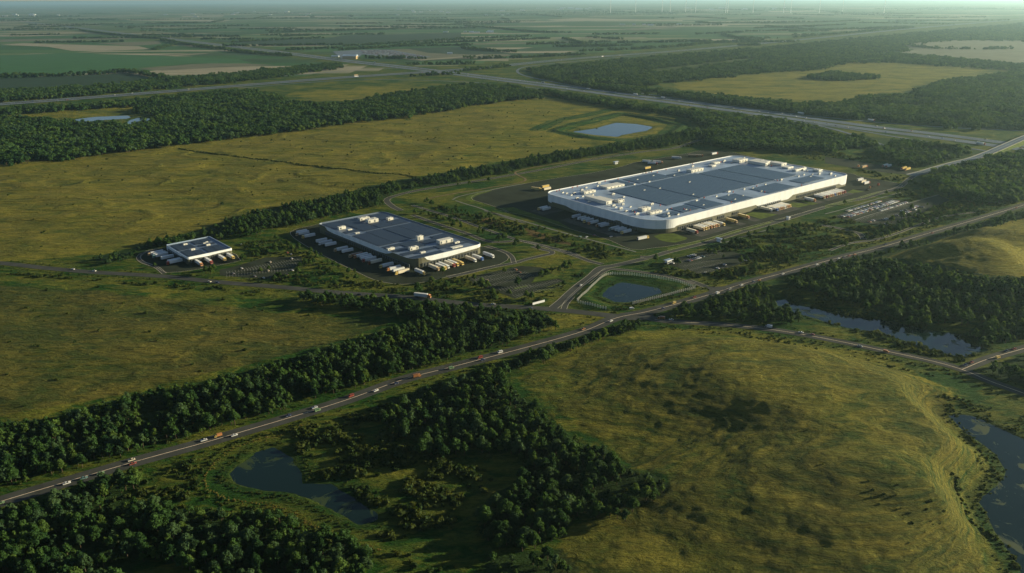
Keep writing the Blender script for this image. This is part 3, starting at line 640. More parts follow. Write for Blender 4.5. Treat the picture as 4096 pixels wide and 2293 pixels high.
def trunk_geo(bag, rs, h, r, mi=0):
    def limb(p0,p1,r0,r1,seg=6):
        d=p1-p0; L=np.linalg.norm(d); d=d/L; t=np.cross(d,[.3,.9,.1]); t/=np.linalg.norm(t); b=np.cross(d,t); v=[]
        for p,rr in ((p0,r0),(p1,r1)):
            for i in range(seg): a=2*math.pi*i/seg; v.append(p+rr*(t*math.cos(a)+b*math.sin(a)))
        bag.add(np.array(v),[(i,(i+1)%seg,seg+(i+1)%seg,seg+i) for i in range(seg)],mi)
    top=np.array([rs.uniform(-.3,.3),rs.uniform(-.3,.3),h*.5]); limb(np.array([0,0,-.4]),top,.30,.17)
    for i in range(5):
        a=2*math.pi*i/5+rs.uniform(-.4,.4); limb(top*rs.uniform(.6,1),np.array([r*.55*math.cos(a),r*.55*math.sin(a),h*rs.uniform(.6,.78)]),.12,.04,5)
def tree_parts(seed, h=9.5, r=3.9, lobes=8, nleaf=70, leaf=.55):
    rs=np.random.RandomState(seed); t=Bag(); trunk_geo(t,rs,h,r); c=Bag()
    for p,rr in crown_lobes(rs,h,r,lobes): lobe(c,p,rr,rs,int(nleaf*(rr/r)*1.6),leaf,2)
    return t.mesh('trunk',[M['bark']]), c
def tree_lod(seed, h=9.5, r=3.9, leafmat='leaf'):
    rs=np.random.RandomState(seed); b=Bag(); trunk_geo(b,rs,h,r,1)
    for p,rr in crown_lobes(rs,h,r,10): lobe(b,p,rr,rs,18,.6,1)
    return b.mesh('tree_mass',[M[leafmat],M['bark']])
def clump_lod(seed, n=9, rad=10, leafmat='leaf'):
    rs=np.random.RandomState(seed); b=Bag()
    for i in range(n):
        a=rs.uniform(0,6.28); d=rad*math.sqrt(rs.uniform(0,1)); h=rs.uniform(6.5,13); r=rs.uniform(2.6,4.8)
        for _ in range(3):
            o=rs.uniform(-.45,.45,3)*r; lobe(b,np.array([d*math.cos(a),d*math.sin(a),h-r*.9])+o*np.array([1,1,.5]),r*rs.uniform(.55,.8),rs,12,1.1,1,.95)
        v=np.array([[-.3,0,-.5],[.3,0,-.5],[.15,0,h*.6],[-.15,0,h*.6]])+np.array([d*math.cos(a),d*math.sin(a),0]); b.add(v,[(0,1,2,3)],1)
    return b.mesh('clump_mass',[M[leafmat],M['bark']])
def bush_lod(seed, m='scrub'):
    rs=np.random.RandomState(seed); b=Bag()
    for i in range(3):
        p=np.array([rs.uniform(-.6,.6),rs.uniform(-.6,.6),rs.uniform(.3,.6)]); lobe(b,p,rs.uniform(.5,.85),rs,14,.33,1,.8)
    return b.mesh('bush_mass',[M[m]])
def instancer(name, pts, rot, scl, idx, meshes, label, cat):
    me=bpy.data.meshes.new(name); me.vertices.add(len(pts)); me.vertices.foreach_set('co',np.asarray(pts,np.float32).ravel())
    for nm,val,ty,key in (('spin',rot,'FLOAT','value'),('size',scl,'FLOAT','value'),('pick',idx,'INT','value')):
        a=me.attributes.new(nm,ty,'POINT'); a.data.foreach_set(key,np.asarray(val,np.int32 if ty=='INT' else np.float32))
    o=link(name,me); tag(o,label,cat,None,'stuff')
    g=bpy.data.node_groups.new(name+'_scatter','GeometryNodeTree')
    g.interface.new_socket('Geometry',in_out='INPUT',socket_type='NodeSocketGeometry'); g.interface.new_socket('Geometry',in_out='OUTPUT',socket_type='NodeSocketGeometry')
    N=g.nodes; Lk=g.links; gi=N.new('NodeGroupInput'); go=N.new('NodeGroupOutput'); jn=N.new('GeometryNodeJoinGeometry')
    def attr(nm,ty):
        q=N.new('GeometryNodeInputNamedAttribute'); q.data_type=ty; q.inputs[0].default_value=nm; return q.outputs[0]
    sp=attr('spin','FLOAT'); sz=attr('size','FLOAT'); pk=attr('pick','INT')
    cx=N.new('ShaderNodeCombineXYZ'); Lk.new(sp,cx.inputs[2])
    for i,m in enumerate(meshes):
        src=bpy.data.objects.new(m.name+'_source',m)
        oi=N.new('GeometryNodeObjectInfo'); oi.inputs[0].default_value=src; oi.inputs['As Instance'].default_value=True
        cmp_=N.new('FunctionNodeCompare'); cmp_.data_type='INT'; cmp_.operation='EQUAL'
        ii=[s for s in cmp_.inputs if s.type=='INT' and s.enabled]; Lk.new(pk,ii[0]); ii[1].default_value=i
        ip=N.new('GeometryNodeInstanceOnPoints'); Lk.new(gi.outputs[0],ip.inputs['Points']); Lk.new(cmp_.outputs[0],ip.inputs['Selection'])
        Lk.new(oi.outputs['Geometry'],ip.inputs['Instance']); Lk.new(cx.outputs[0],ip.inputs['Rotation']); Lk.new(sz,ip.inputs['Scale']); Lk.new(ip.outputs[0],jn.inputs[0])
    Lk.new(jn.outputs[0],go.inputs[0]); md=o.modifiers.new('scatter','NODES'); md.node_group=g
    return o
def blocked(x, y, margin=2.0, far=False):
    d=np.full(x.shape,1e6)
    for p,w in NEAR_ROADS+FAR_ROADS: d=np.minimum(d,dist_line(x,y,p,cut=40)-w)
    b=d<margin
    for p in YARDS.values(): b|=inside(x,y,p)
    for p in PONDS.values(): b|=inside(x,y,p)
    return b
def sample(outline, spacing, h, margin=2.0, seed=0, keep=1.0):
    rs=np.random.RandomState(seed+5); P=np.array(GU([(a,max(b,14)) for a,b in outline])); lo=P.min(0)-h*4; hi=P.max(0)+h*2
    gx,gy=np.meshgrid(np.arange(lo[0],hi[0],spacing),np.arange(lo[1],hi[1],spacing*.95)); x=gx.ravel(); y=gy.ravel()
    x=x+rs.uniform(-.48,.48,len(x))*spacing; y=y+rs.uniform(-.48,.48,len(x))*spacing
    hh=h*rs.uniform(.5,1.22,len(x)); u,v=PROJ(x,y,hh*.55)
    wob=13*vnoise(x/15,y/15,30)+8*vnoise(x/6,y/6,32)
    k=inside(u+wob,v+wob*.5,outline)&(rs.uniform(0,1,len(x))<keep); x,y,hh=x[k],y[k],hh[k]
    k=~blocked(x,y,margin+hh*.12); return x[k],y[k],hh[k],rs
FORMS=[tree_parts(100+i,9.5,[3.9,3.3,4.3,3.6,4.0,3.1][i],[13,12,15,11,14,12][i],95,.38) for i in range(6)]
CROWN=[(t,c.mesh('crown',[M[('leaf','leaf','leaf3','leaf','leaf2','leaf3')[i]]]),) for i,(t,c) in enumerate(FORMS)]
CROWN2=[]
for t,c in CROWN:
    d=c.copy(); d.materials.clear(); d.materials.append(M['leaf2']); CROWN2.append((t,d))
def plant_tree(name, x, y, h, form, label, cat, group, light=False, rs=R):
    t,c=(CROWN2 if light else CROWN)[form%6]
    o=bpy.data.objects.new(name,None); COL.objects.link(o); o.empty_display_size=.5
    s=h/9.5; o.location=(x,y,float(hz(x,y))-.05); o.rotation_euler=(0,0,rs.uniform(0,6.28)); o.scale=(s*rs.uniform(.9,1.12),s*rs.uniform(.9,1.12),s)
    tag(o,label,cat,group); link('trunk',t,o); link('crown',c,o); return o
near=[]
for nm,(outl,spc,h) in FOREST.items():
    x,y,hh,rs=sample(outl,spc,h,seed=len(near)%97)
    gap=vnoise(x/26,y/22,45)+.6*vnoise(x/11,y/11,46)
    for a,b,c,q in zip(x,y,hh,gap):
        if q>-.36: near.append((nm,a,b,c*(1.0+.35*q)))
u,v=PROJ(np.array([q[1] for q in near]),np.array([q[2] for q in near]),np.array([q[3]*.55 for q in near]))
order=sorted(range(len(near)),key=lambda i:-(near[i][3]/math.hypot(near[i][1],near[i][2],CAM_H)) if (8<u[i]<2568 and 8<v[i]<1434) else 1e9)
WOODS={'corner':('dark round-crowned tree in the wood at the photo\'s lower left corner','trees of the lower left wood'),
 'wedge':('dark round-crowned tree in the wedge of wood between the near pond and the grassy hill','trees of the wedge-shaped wood'),
 'belt':('dark round-crowned tree in the wooded belt along the upper side of the diagonal road','trees of the roadside belt'),
 'bottom':('low tree of the thicket at the bottom edge, below the wedge of wood','trees of the bottom thicket'),
 'corner_right':('dark tree in the corner between the two roads at the right edge','trees of the right corner'),
 'right':('dark tree in the wood above the long narrow pond','trees above the long pond'),
 'strip':('dark tree in the strip of wood between the long narrow pond and the junction','trees of the strip by the junction')}
single=set(order[:300]); PICKED=0
for i in sorted(single):
    nm,a,b,c=near[i]; lab,grp=WOODS.get(nm,('dark tree in the tree row beside the diagonal road','trees of the roadside row'))
    plant_tree('woodland_tree',a,b,c,R.randrange(6),lab,'tree',grp)
rest=[near[i] for i in range(len(near)) if i not in single]
LODS=[tree_lod(200+i,9.5,[3.9,3.4,4.2,3.6,3.8][i],('leaf','leaf3','leaf','leaf2','leaf3')[i]) for i in range(5)]+[tree_lod(210+i,9.5,3.6,'leaf2') for i in range(2)]
CLUMPS=[clump_lod(300+i,(9,7,10,6,8)[i],10,('leaf','leaf2','leaf3','leaf2','leaf')[i]) for i in range(5)]+[clump_lod(310,6,9,'leaf2')]
P=[(a,b,float(hz(a,b))-.1) for _,a,b,_ in rest]; S=[c/9.5 for *_,c in rest]; I=[R.choice((0,1,2,3,4,0,1,2,3,4,5,6)) for _ in rest]
nlod=len(LODS)
for nm,(outl,spc) in FOREST_FAR.items():
    x,y,hh,rs=sample(outl,spc*1.5 if nm in('big',) else spc*1.15,10,margin=6,seed=len(nm)*3,keep=.93)
    ok=np.ones(len(x),bool)
    for c in CLEAR: ok&=~inside(x,y,c)
    if nm=='wood':
        for dy in (0,14,28,42,56,68):
            for q in ('wood_pond_a','wood_pond_b'): ok&=~inside(x,y+dy,PONDS[q])
    ok&=(vnoise(x/70,y/90,40)+.5*vnoise(x/30,y/40,41))>(-.30 if nm in('big','north_h','east','east2','south_strip') else -.42)
    ok&=np.abs(x)<y*.75+150
    for a,b,c in zip(x[ok],y[ok],hh[ok]): P.append((a,b,float(hz(a,b))-.3)); S.append(c/10); I.append(nlod+R.choice((0,1,2,3,4,0,1,2,3,4,5)))
rsH=np.random.RandomState(77)
for k,hl in enumerate(HEDGES):
    pts=np.array(smooth(GU(hl),12)); 
    for p in pts:
        if rsH.uniform()<.86:
            q=p+rsH.uniform(-9,9,2); P.append((q[0],q[1],-.3)); S.append(rsH.uniform(.8,1.5)); I.append(nlod+rsH.randint(0,6))
for k in range(120):     # hedgerows and groves towards the horizon
    yy=4500*(1+rsH.uniform(0,1)**1.5*3.6); xx=rsH.uniform(-.66,.66)*yy; ang=rsH.choice([.16,.16,.16,1.73])+rsH.uniform(-.06,.06); L=rsH.uniform(150,1300)*yy/8000
    if xx>0 and inside(np.array([xx]),np.array([yy]),np.array(GU([(1192,176),(1717,132),(2576,52),(2800,34),(2800,420)])))[0]: continue
    for t in np.arange(-L/2,L/2,15*yy/6000):
        P.append((xx+t*math.cos(ang)+rsH.uniform(-8,8),yy+t*math.sin(ang)+rsH.uniform(-8,8),-.3)); S.append(rsH.uniform(.7,1.2)*(1+yy/30000)); I.append(nlod+rsH.randint(0,6))
instancer('woodland',P,[R.uniform(0,6.28) for _ in P],S,I,LODS+CLUMPS,'dark green woodland, belts and far hedgerows massed beyond the single trees','woodland')
print('trees near',len(near),'instances',len(P))
# scrub, reeds and verge plants
BP=[];BS=[]
def scrub_area(outl, spacing, smin, smax, keep=1, margin=1.0):
    x,y,hh,rs=sample(outl,spacing,1.5,margin=margin,seed=int(spacing*7)+len(outl),keep=keep)
    cl=vnoise(x/11,y/9,33)+.5*vnoise(x/4,y/4,34)
    k=cl>-.10; x,y,cl=x[k],y[k],cl[k]
    for a,b,c in zip(x,y,cl): BP.append((a,b)); BS.append(rs.uniform(smin,smax)*(1+c))
RP=[]
def scrub_line(pts, d, n, width, smin, smax, straw=False):
    Pl=np.array(smooth(pts,n)); 
    for p in offs(Pl,d):
        if straw: RP.append((p[0]+R.gauss(0,width),p[1]+R.gauss(0,width),R.uniform(smin,smax)))
        elif R.random()<.85: BP.append((p[0]+R.gauss(0,width),p[1]+R.gauss(0,width))); BS.append(R.uniform(smin,smax))
scrub_area([(740,1085),(980,1010),(1100,1100),(1240,1150),(1220,1300),(1226,1390),(1050,1340),(960,1310),(900,1240),(830,1205),(770,1190)],3.2,.8,2.4)
scrub_area([(290,1250),(400,1190),(480,1150),(500,1200),(500,1240),(440,1262)],3.4,.7,1.9)
scrub_area([(440,1268),(560,1280),(700,1285),(800,1330),(930,1390),(930,1400),(820,1365),(560,1292)],3.2,.7,1.8)
scrub_area([(930,1310),(1060,1350),(1226,1390),(1240,1450),(1040,1442),(960,1360)],4.2,.6,1.7,.8)
scrub_area([(1950,760),(2060,800),(2200,850),(2400,912),(2500,885),(2440,850),(2300,815),(2200,800),(2010,745)],3.6,.7,1.9)
scrub_area([(1960,735),(2050,734),(2150,757),(2217,787),(2300,811),(2230,805),(2100,780),(2000,760)],4,.7,1.7)
scrub_area([(2330,985),(2400,1000),(2470,1080),(2545,1150),(2540,1210),(2470,1265),(2540,1375),(2570,1442),(2520,1442),(2440,1260),(2480,1200),(2430,1130),(2390,1050)],3.4,.3,.8)
scrub_area([(2400,1000),(2600,1045),(2760,1100),(2700,1150),(2560,1090),(2460,1052)],3.4,.35,.9)
scrub_area([(2150,1250),(2300,1280),(2400,1350),(2460,1442),(2230,1390),(2160,1320)],5,.3,.8,.5)
scrub_area([(1030,535),(1180,560),(1330,600),(1500,652),(1600,640),(1420,585),(1250,545),(1120,515)],5,.7,2.2,.8)
scrub_area([(1350,700),(1440,690),(1500,680),(1470,720),(1400,760),(1250,770),(1120,745)],5,.6,1.5,.7)
scrub_area([(1660,690),(1800,660),(2100,585),(2350,540),(2480,520),(2480,530),(2300,572),(2000,655),(1830,700),(1760,705)],4.5,.6,1.7,.8)
for o_ in ('corner','wedge','belt','right','strip'): scrub_area(FOREST[o_][0],5.5,.6,1.7,.6)
scrub_area([(1515,741),(1530,720),(1560,708),(1600,713),(1590,718),(1545,730),(1530,748)],2.4,.4,1.1)
scrub_area([(160,700),(420,720),(740,748),(1000,775),(740,738),(420,712),(233,700),(0,678),(0,690)],3.4,.6,1.5,.75)
scrub_area([(1620,820),(1900,842),(2200,905),(2420,965),(2360,950),(2160,905),(1900,855)],3.6,.4,1.1,.8)
scrub_area([(1300,960),(1500,900),(1700,880),(2300,1100),(2400,1250),(2100,1300),(1500,1350),(1400,1200)],20,.3,.6,.2)
scrub_area([(0,700),(700,760),(1000,810),(700,900),(200,1010),(0,1040)],17,.5,1.4,.35)
scrub_area([(0,430),(800,330),(1300,260),(1600,320),(900,480),(300,640),(0,650)],24,.6,1.5,.35)
reed=GU([(765,1068),(700,1095),(620,1115),(575,1135),(548,1155),(530,1180),(515,1205),(525,1228),(560,1250),(610,1262),(680,1270),(730,1287),(790,1322),(850,1350),(900,1368),(960,1390)])
scrub_line(reed,0,1.0,.7,.25,.6,True); scrub_line(reed,3,2,.8,.5,1.2); scrub_line(reed,5,1.8,1.0,.4,.9); scrub_line(reed,-8,2.2,1.4,.4,.9)
ditch=GU([(450,375),(600,395),(760,416),(900,435),(1050,453)]); scrub_line(ditch,0,2.2,.7,.8,1.6); scrub_line(ditch,2,3,1,.6,1.2)
bank=GU([(2380,1000),(2420,1070),(2470,1140),(2520,1205)]); scrub_line(bank,0,1.6,.6,.5,1.1)
bank=GU([(2395,1215),(2420,1260),(2450,1320),(2530,1370),(2560,1430)]); scrub_line(bank,0,1.6,.8,.6,1.3)
for pn in ('near_pond','basin_near','long_pond','right_pond'):
    ring=PONDS[pn]+PONDS[pn][:1]
    for d_ in (-5.5,-3.5,3.5,5.5): scrub_line(ring,d_,1.7 if pn!='right_pond' else 2.6,1.1,.25,.7)
for pts,d,n in ((R1,11,5),(R1,-11,5),(R2,9,3),(R2,-8,5),(R3,9,3),(R3,-9,3),(R3,14,3)): scrub_line(pts,d,n,1.2,.4,1.0)
scrub_area([(1640,690),(1700,650),(1850,610),(2100,545),(2300,500),(2480,515),(2300,565),(2100,615),(1960,660),(1850,700),(1760,705)],3.6,.6,1.9,.8)
scrub_area([(860,700),(1020,712),(1180,690),(1440,770),(1360,772),(1192,762),(1026,744)],3.8,.5,1.6,.8)
scrub_area([(600,610),(720,600),(790,640),(880,700),(980,720),(860,728),(700,712),(560,690),(640,650)],3.8,.5,1.6,.7)
scrub_area([(1717,330),(1900,352),(2200,400),(2300,450),(2250,462),(2140,420),(1900,372),(1800,366),(1700,372)],6,.7,2.2,.8)
scrub_area([(2250,470),(2420,500),(2576,490),(2576,520),(2300,570),(2200,600),(2260,540)],5,.7,2.2,.8)
for d_ in (13,17,22): scrub_line(R1[10:],-d_,2.6,1.5,.4,1.1)
x=np.array([q[0] for q in BP]); y=np.array([q[1] for q in BP]); bad=blocked(x,y,.8)
for p in PONDS.values(): pass
BI=[i for i in range(len(BP)) if not bad[i]]
zz=hz(x,y)
rz_=hz(np.array([q[0] for q in RP]),np.array([q[1] for q in RP]))
instancer('reeds',[(q[0],q[1],float(w)-.1) for q,w in zip(RP,rz_)],[R.uniform(0,6.28) for _ in RP],[q[2] for q in RP],[R.randrange(3) for _ in RP],[bush_lod(430+i,'reed') for i in range(3)],'straw coloured reeds lining the bank round the near pond','reeds')
instancer('scrub',[(BP[i][0],BP[i][1],float(zz[i])-.1) for i in BI],[R.uniform(0,6.28) for _ in BI],[BS[i] for i in BI],[R.randrange(5) for _ in BI],[bush_lod(400+i) for i in range(5)],'low green scrub, reeds and rough plants over banks and verges','scrub')
print('scrub',len(BI))
# single trees round the buildings
LOT=[(A3,'in the empty car park of the middle warehouse','trees of the middle car park',[(720,575,7),(1755,535,11),(1850,470,9),(1660,570,8),(1350,645,8),(1440,605,7),(1530,570,7),(950,785,9),(330,850,12),(430,845,9),(200,700,7),(560,1065,9),(520,965,8),(1100,1010,8),(1190,1040,9),(800,965,7),(1740,800,6)]),
 (Z6,'between the middle warehouse and the road in front of it','trees in front of the middle warehouse',[(1880,880,8),(1740,995,7),(1570,1140,12),(1930,1080,9),(2080,1030,7),(2400,1080,9),(2290,1060,7),(500,790,7),(430,750,6),(280,700,7),(200,780,7),(110,790,6),(40,890,8),(690,860,5),(760,870,5)]),
 (A5,'on the strip between the middle and biggest warehouses','trees between the two large warehouses',[(970,530,8),(900,480,8),(860,500,7),(1330,670,8),(1400,650,7),(1490,650,6),(1850,760,8),(1970,770,6),(690,680,6),(1090,790,7),(1190,810,7),(1340,900,7),(1480,930,7),(1780,1030,8),(1860,1010,7),(2120,1150,9),(2210,1120,8),(2400,990,7),(2520,990,8),(2400,1250,8),(140,520,6),(100,530,5),(1620,175,7),(1950,120,7),(1420,190,5),(1240,620,6),(1600,700,6),(2050,820,7),(2260,900,6)]),
 (Z7,'round the car park beside the smallest warehouse','trees of the small warehouse car park',[(1960,220,7),(2140,330,8),(2200,390,9),(2290,340,7),(1970,410,7),(1850,430,7),(1700,480,7),(1640,470,6),(1490,520,8),(1020,720,9),(950,700,8),(1070,660,7),(1740,695,6),(1860,650,5),(2020,770,7),(1940,815,7),(2280,730,9),(2400,600,7),(2510,570,7),(2450,460,7),(2540,440,6),(220,610,5),(2380,560,6)]),
 (A2,'in the small car park near the junction','trees of the car park near the junction',[(480,800,9),(430,770,8),(1100,610,8),(1010,610,8),(1170,560,8),(1550,770,10),(1640,730,8),(1500,450,8),(1580,430,8),(1860,610,11),(1940,570,9),(2080,580,8),(2200,600,7),(100,730,9),(1260,670,5),(1620,940,9),(1880,900,9),(1780,880,8),(1700,470,7),(2350,750,8),(2450,700,7),(1300,560,6)]),
 (A1,'among the cars right of the biggest warehouse','trees of the right-hand car park',[(330,510,7),(1140,830,10),(1310,750,10),(1440,740,7),(1480,610,9),(1600,690,8),(1830,360,8),(1650,400,7),(1500,370,6),(1230,990,11),(1340,950,10),(1460,920,7),(870,1080,9),(970,1090,7),(1070,1060,8),(700,1120,6),(280,1230,8),(350,1230,7),(1850,850,8),(1970,810,8),(1720,870,8),(2110,730,9),(2210,700,7),(2370,690,8),(2480,660,7),(1860,620,8),(1800,640,6),(2030,570,7),(2200,480,8),(2060,410,8),(1620,850,7),(2120,560,7),(1750,540,5)]),
 (A2,'along the grass strip in front of the biggest warehouse','trees before the big warehouse',[(1250,420,7),(1400,430,8),(1480,400,8),(1540,440,9),(1640,450,8),(2150,600,7),(2300,560,6),(2250,620,6),(2400,250,8),(2200,250,7),(2500,180,8),(2320,300,7),(2560,230,7),(2450,330,7),(2100,200,6),(2560,130,7)])]
for c,where,grp,pts in LOT:
    for i,(px,py,h) in enumerate(pts):
        x,y=G(c(px,py)); sz='tall' if h>=9 else ('small' if h<=6 else 'medium')
        plant_tree('lone_tree',x,y,h*1.0,i*5+int(h),'%s light green tree standing %s'%(sz,where),'tree',grp+' ('+sz+')',True)
def scatter_trees(outl, spacing, h, keep, label, group, seed):
    x,y,hh,rs=sample(outl,spacing,h,margin=1.5,seed=seed,keep=keep)
    for a,b,c in zip(x,y,hh): plant_tree('lone_tree',a,b,c,int(rs.randint(6)),label,'tree',group,True,R)
scatter_trees([(1010,520),(1150,545),(1330,592),(1500,645),(1420,640),(1300,610),(1180,580),(1060,548)],12,6.5,.55,'young tree on the planted slope between the middle and biggest warehouses','trees of the slope between the large warehouses',61)
scatter_trees([(1100,505),(1250,540),(1430,590),(1600,640),(1540,645),(1380,600),(1180,550)],13,6,.5,'young tree in the planted strip along the drive of the biggest warehouse','trees of the strip along the drive',62)
scatter_trees([(1750,700),(1900,655),(2100,600),(2300,545),(2480,505),(2490,520),(2300,562),(2100,618),(1900,676),(1780,712)],11,6.5,.6,'small tree in the planted lane above the diagonal road, right of the junction','trees of the lane above the diagonal road',63)
scatter_trees([(2160,470),(2300,450),(2420,480),(2500,510),(2350,545),(2200,580),(2120,590),(2300,520)],14,7,.45,'tree on the rough grass round the right-hand car park','trees round the right-hand car park',64)
scatter_trees([(1880,575),(1990,555),(2120,575),(2110,600),(1990,590),(1880,600)],10,6.5,.5,'tree casting long shadows on the grass in front of the biggest warehouse','trees on the grass in front of the biggest warehouse',65)
scatter_trees([(620,615),(760,600),(850,660),(960,715),(860,725),(700,705),(600,690),(560,660)],13,6,.4,'small tree on the grass between the two smaller warehouses','trees between the two smaller warehouses',66)
# ---------------------------------------------------------------- buildings
def warehouse(name, frame, A, B, H, rad, front, left, roofm, label, docks_front, docks_left, rest=(8,8), par='white'):
    """frame: metres along the shaded side (a) and the sunny side (b); rad: corner radii near, far sunny, back, far shaded"""
    root=bpy.data.objects.new(name,None); COL.objects.link(root); root.location=(*frame(0,0),0); tag(root,label,'warehouse')
    ox,oy=frame(0,0); ring=[]; T=[]
    fi=lambda b: float(np.interp(b,[q[0] for q in front],[q[1] for q in front])); le=lambda a: float(np.interp(a,[q[0] for q in left],[q[1] for q in left]))
    rn,rf,rb,rl=rad
    def arc(ca,cb,r,a0,t0,t1):
        k=max(2,int(r/2))
        for i in range(k+1):
            s=i/k; an=math.radians(a0-90*s); ring.append((ca+r*math.cos(an),cb+r*math.sin(an))); T.append(t0*(1-s)+t1*s)
    def side(p,q,fn):
        L=math.hypot(q[0]-p[0],q[1]-p[1]); k=int(L/1.5)
        for i in range(1,k): s=i/k; ring.append((p[0]+(q[0]-p[0])*s,p[1]+(q[1]-p[1])*s)); T.append(fn(*ring[-1]))
    side((0,rn),(0,B-rf),lambda a,b:fi(b)); arc(rf,B-rf,rf,180,fi(B),rest[0])
    side((rf,B),(A-rb,B),lambda a,b:rest[0]); arc(A-rb,B-rb,rb,90,rest[0],rest[1])
    side((A,B-rb),(A,rl),lambda a,b:rest[1]); arc(A-rl,rl,rl,0,rest[1],le(A))
    side((A-rl,0),(rn,0),lambda a,b:le(a)); arc(rn,rn,rn,270,le(0),fi(0))
    W=np.array([frame(*q) for q in ring])-np.array([ox,oy]); n=len(W)
    ext=np.vstack([W[-1:],W,W[:1]])
    cen=W.mean(0); o1=offs(ext,.3)[1:-1]; sg=1 if np.hypot(*(o1-cen).T).mean()>np.hypot(*(W-cen).T).mean() else -1
    out=lambda d: offs(ext,sg*d)[1:-1]
    O=out(.28); I1=out(-.45); LI=out(-.05)
    mb=MB()
    for i in range(n):
        j=(i+1)%n; mb.poly([(*W[i],-.3),(*W[j],-.3),(*W[j],H-.02),(*W[i],H-.02)])
    mb.obj('lower_wall',M['olive'],root)
    on=[max(T[i],T[(i+1)%n])>=.3 for i in range(n)]; st=next((i for i in range(n) if on[i] and not on[i-1]),0); mb=MB()
    for q in range(n+1):
        i=(st+q)%n; j=(i+1)%n; zi,zj=H-T[i],H-T[j]
        if q==n or not on[i]:
            if mb.v: mb.obj('upper_cladding',[M['white'],M['white_alt']],root); mb=MB()
            continue
        mb.poly([(*O[i],zi),(*O[j],zj),(*O[j],H),(*O[i],H)],(i//4)%2); mb.poly([(*W[i],zi),(*W[j],zj),(*O[j],zj),(*O[i],zi)])
    mb=MB()
    for i in range(n):
        j=(i+1)%n; mb.poly([(*O[i],H),(*O[j],H),(*I1[j],H),(*I1[i],H)]); mb.poly([(*I1[i],H),(*I1[j],H),(*I1[j],H-1.1),(*I1[i],H-1.1)])
    mb.obj('parapet',M[par],root)
    r=ear('roof',[tuple(p) for p in LI],H-1.0,M[roofm]); r.parent=root
    # dock doors
    mb=MB(); mb.box(-1.5,1.5,-.16,.0,1.0,4.4,0); mb.box(-1.2,1.2,-.24,-.16,1.1,4.0,1); mb.box(-1.65,-1.35,-.75,0,.9,4.5,2); mb.box(1.35,1.65,-.75,0,.9,4.5,2); mb.box(-1.65,1.65,-1.0,0,4.5,4.75,2)
    dm=mb.mesh('dock_door',[M['olive'],M['door'],M['unit_dark']])
    e1=np.array(frame(1,0))-np.array(frame(0,0)); e2=np.array(frame(0,1))-np.array(frame(0,0))
    for b in docks_front:
        o=link('dock_door',dm,root); p=np.array(frame(-.02,b))-np.array([ox,oy]); o.location=(*p,0); o.rotation_euler=(0,0,math.atan2(e2[1],e2[0]))
    for a in docks_left:
        o=link('dock_door',dm,root); p=np.array(frame(a,-.02))-np.array([ox,oy]); o.location=(*p,0); o.rotation_euler=(0,0,math.atan2(-e1[1],-e1[0]))
    return root
H_MAIN,H_MID,H_SMALL=15.5,10.5,7.6
warehouse('warehouse',MAIN,193.5,405,H_MAIN,(32,11,16,17),[(0,10.5),(24,10.5),(38,8.8),(185,9.0),(192,12.3),(256,12.4),(266,8.3),(378,9.8),(386,12.8),(405,12.8)],
 [(0,10.4),(40,10.8),(50,11.1),(54,9.2),(61,9.2),(66,11.2),(128,12),(138,11.2),(150,9.2),(182,9.2),(187,10.8),(194,10.8)],'membrane',
 'biggest warehouse with white wavy cladding over an olive base and rounded corners',
 [b for b in list(np.arange(40,100,4.1))+list(np.arange(112,124,4.1))+list(np.arange(140,152,4.1))+list(np.arange(192,240,4.1))+list(np.arange(278,372,4.1))],[a for a in np.arange(28,128,4.3)],(9,9))
nN,nL,nR=[np.array(G(p,H_MID)) for p in ((1648.6,1040),(1269.6,893.9),(1930,974))]
m1=(nL-nN)/np.hypot(*(nL-nN)); m2=(nR-nN)/np.hypot(*(nR-nN)); MIDF=frame_ab(nN,m1,m2); MA,MBB=float(np.hypot(*(nL-nN))),float(np.hypot(*(nR-nN)))
warehouse('warehouse',MIDF,MA,MBB,H_MID,(11,6,10,5),[(0,0),(14,0),(17,3.2),(22,5.2),(40,5.4),(86,3.4)],[(0,0),(34,0),(38,2),(46,4.2),(60,5),(150,4.6),(162,3.5),(167,0),(190,0)],'grey_membrane',
 'middle-sized warehouse with a dark panelled roof, olive walls and a cream band',list(np.arange(13,80,3.8)),list(np.arange(6,166,4.3)),(3,4),'grey_membrane')
nN,nL,nR=[np.array(G(p,H_SMALL)) for p in ((748.6,1030.3),(664,979),(927.4,992.9))]
m1=(nL-nN)/np.hypot(*(nL-nN)); m2=(nR-nN)/np.hypot(*(nR-nN)); SMF=frame_ab(nN,m1,m2); SA,SB=float(np.hypot(*(nL-nN))),float(np.hypot(*(nR-nN)))
warehouse('warehouse',SMF,SA,SB,H_SMALL,(1.5,1.5,1.5,1.5),[(0,2.4),(10,2.5),(20,3.0),(30,2.3),(46,2.2)],[(0,2.0),(14,2.0),(20,3.2),(36,5.2),(60,5.6)],'grey_membrane',
 'smallest warehouse, white edged blue-grey roof, farthest to the left',list(np.arange(5,44,4.6)),list(np.arange(6,54,5)),(2.5,4),'membrane')
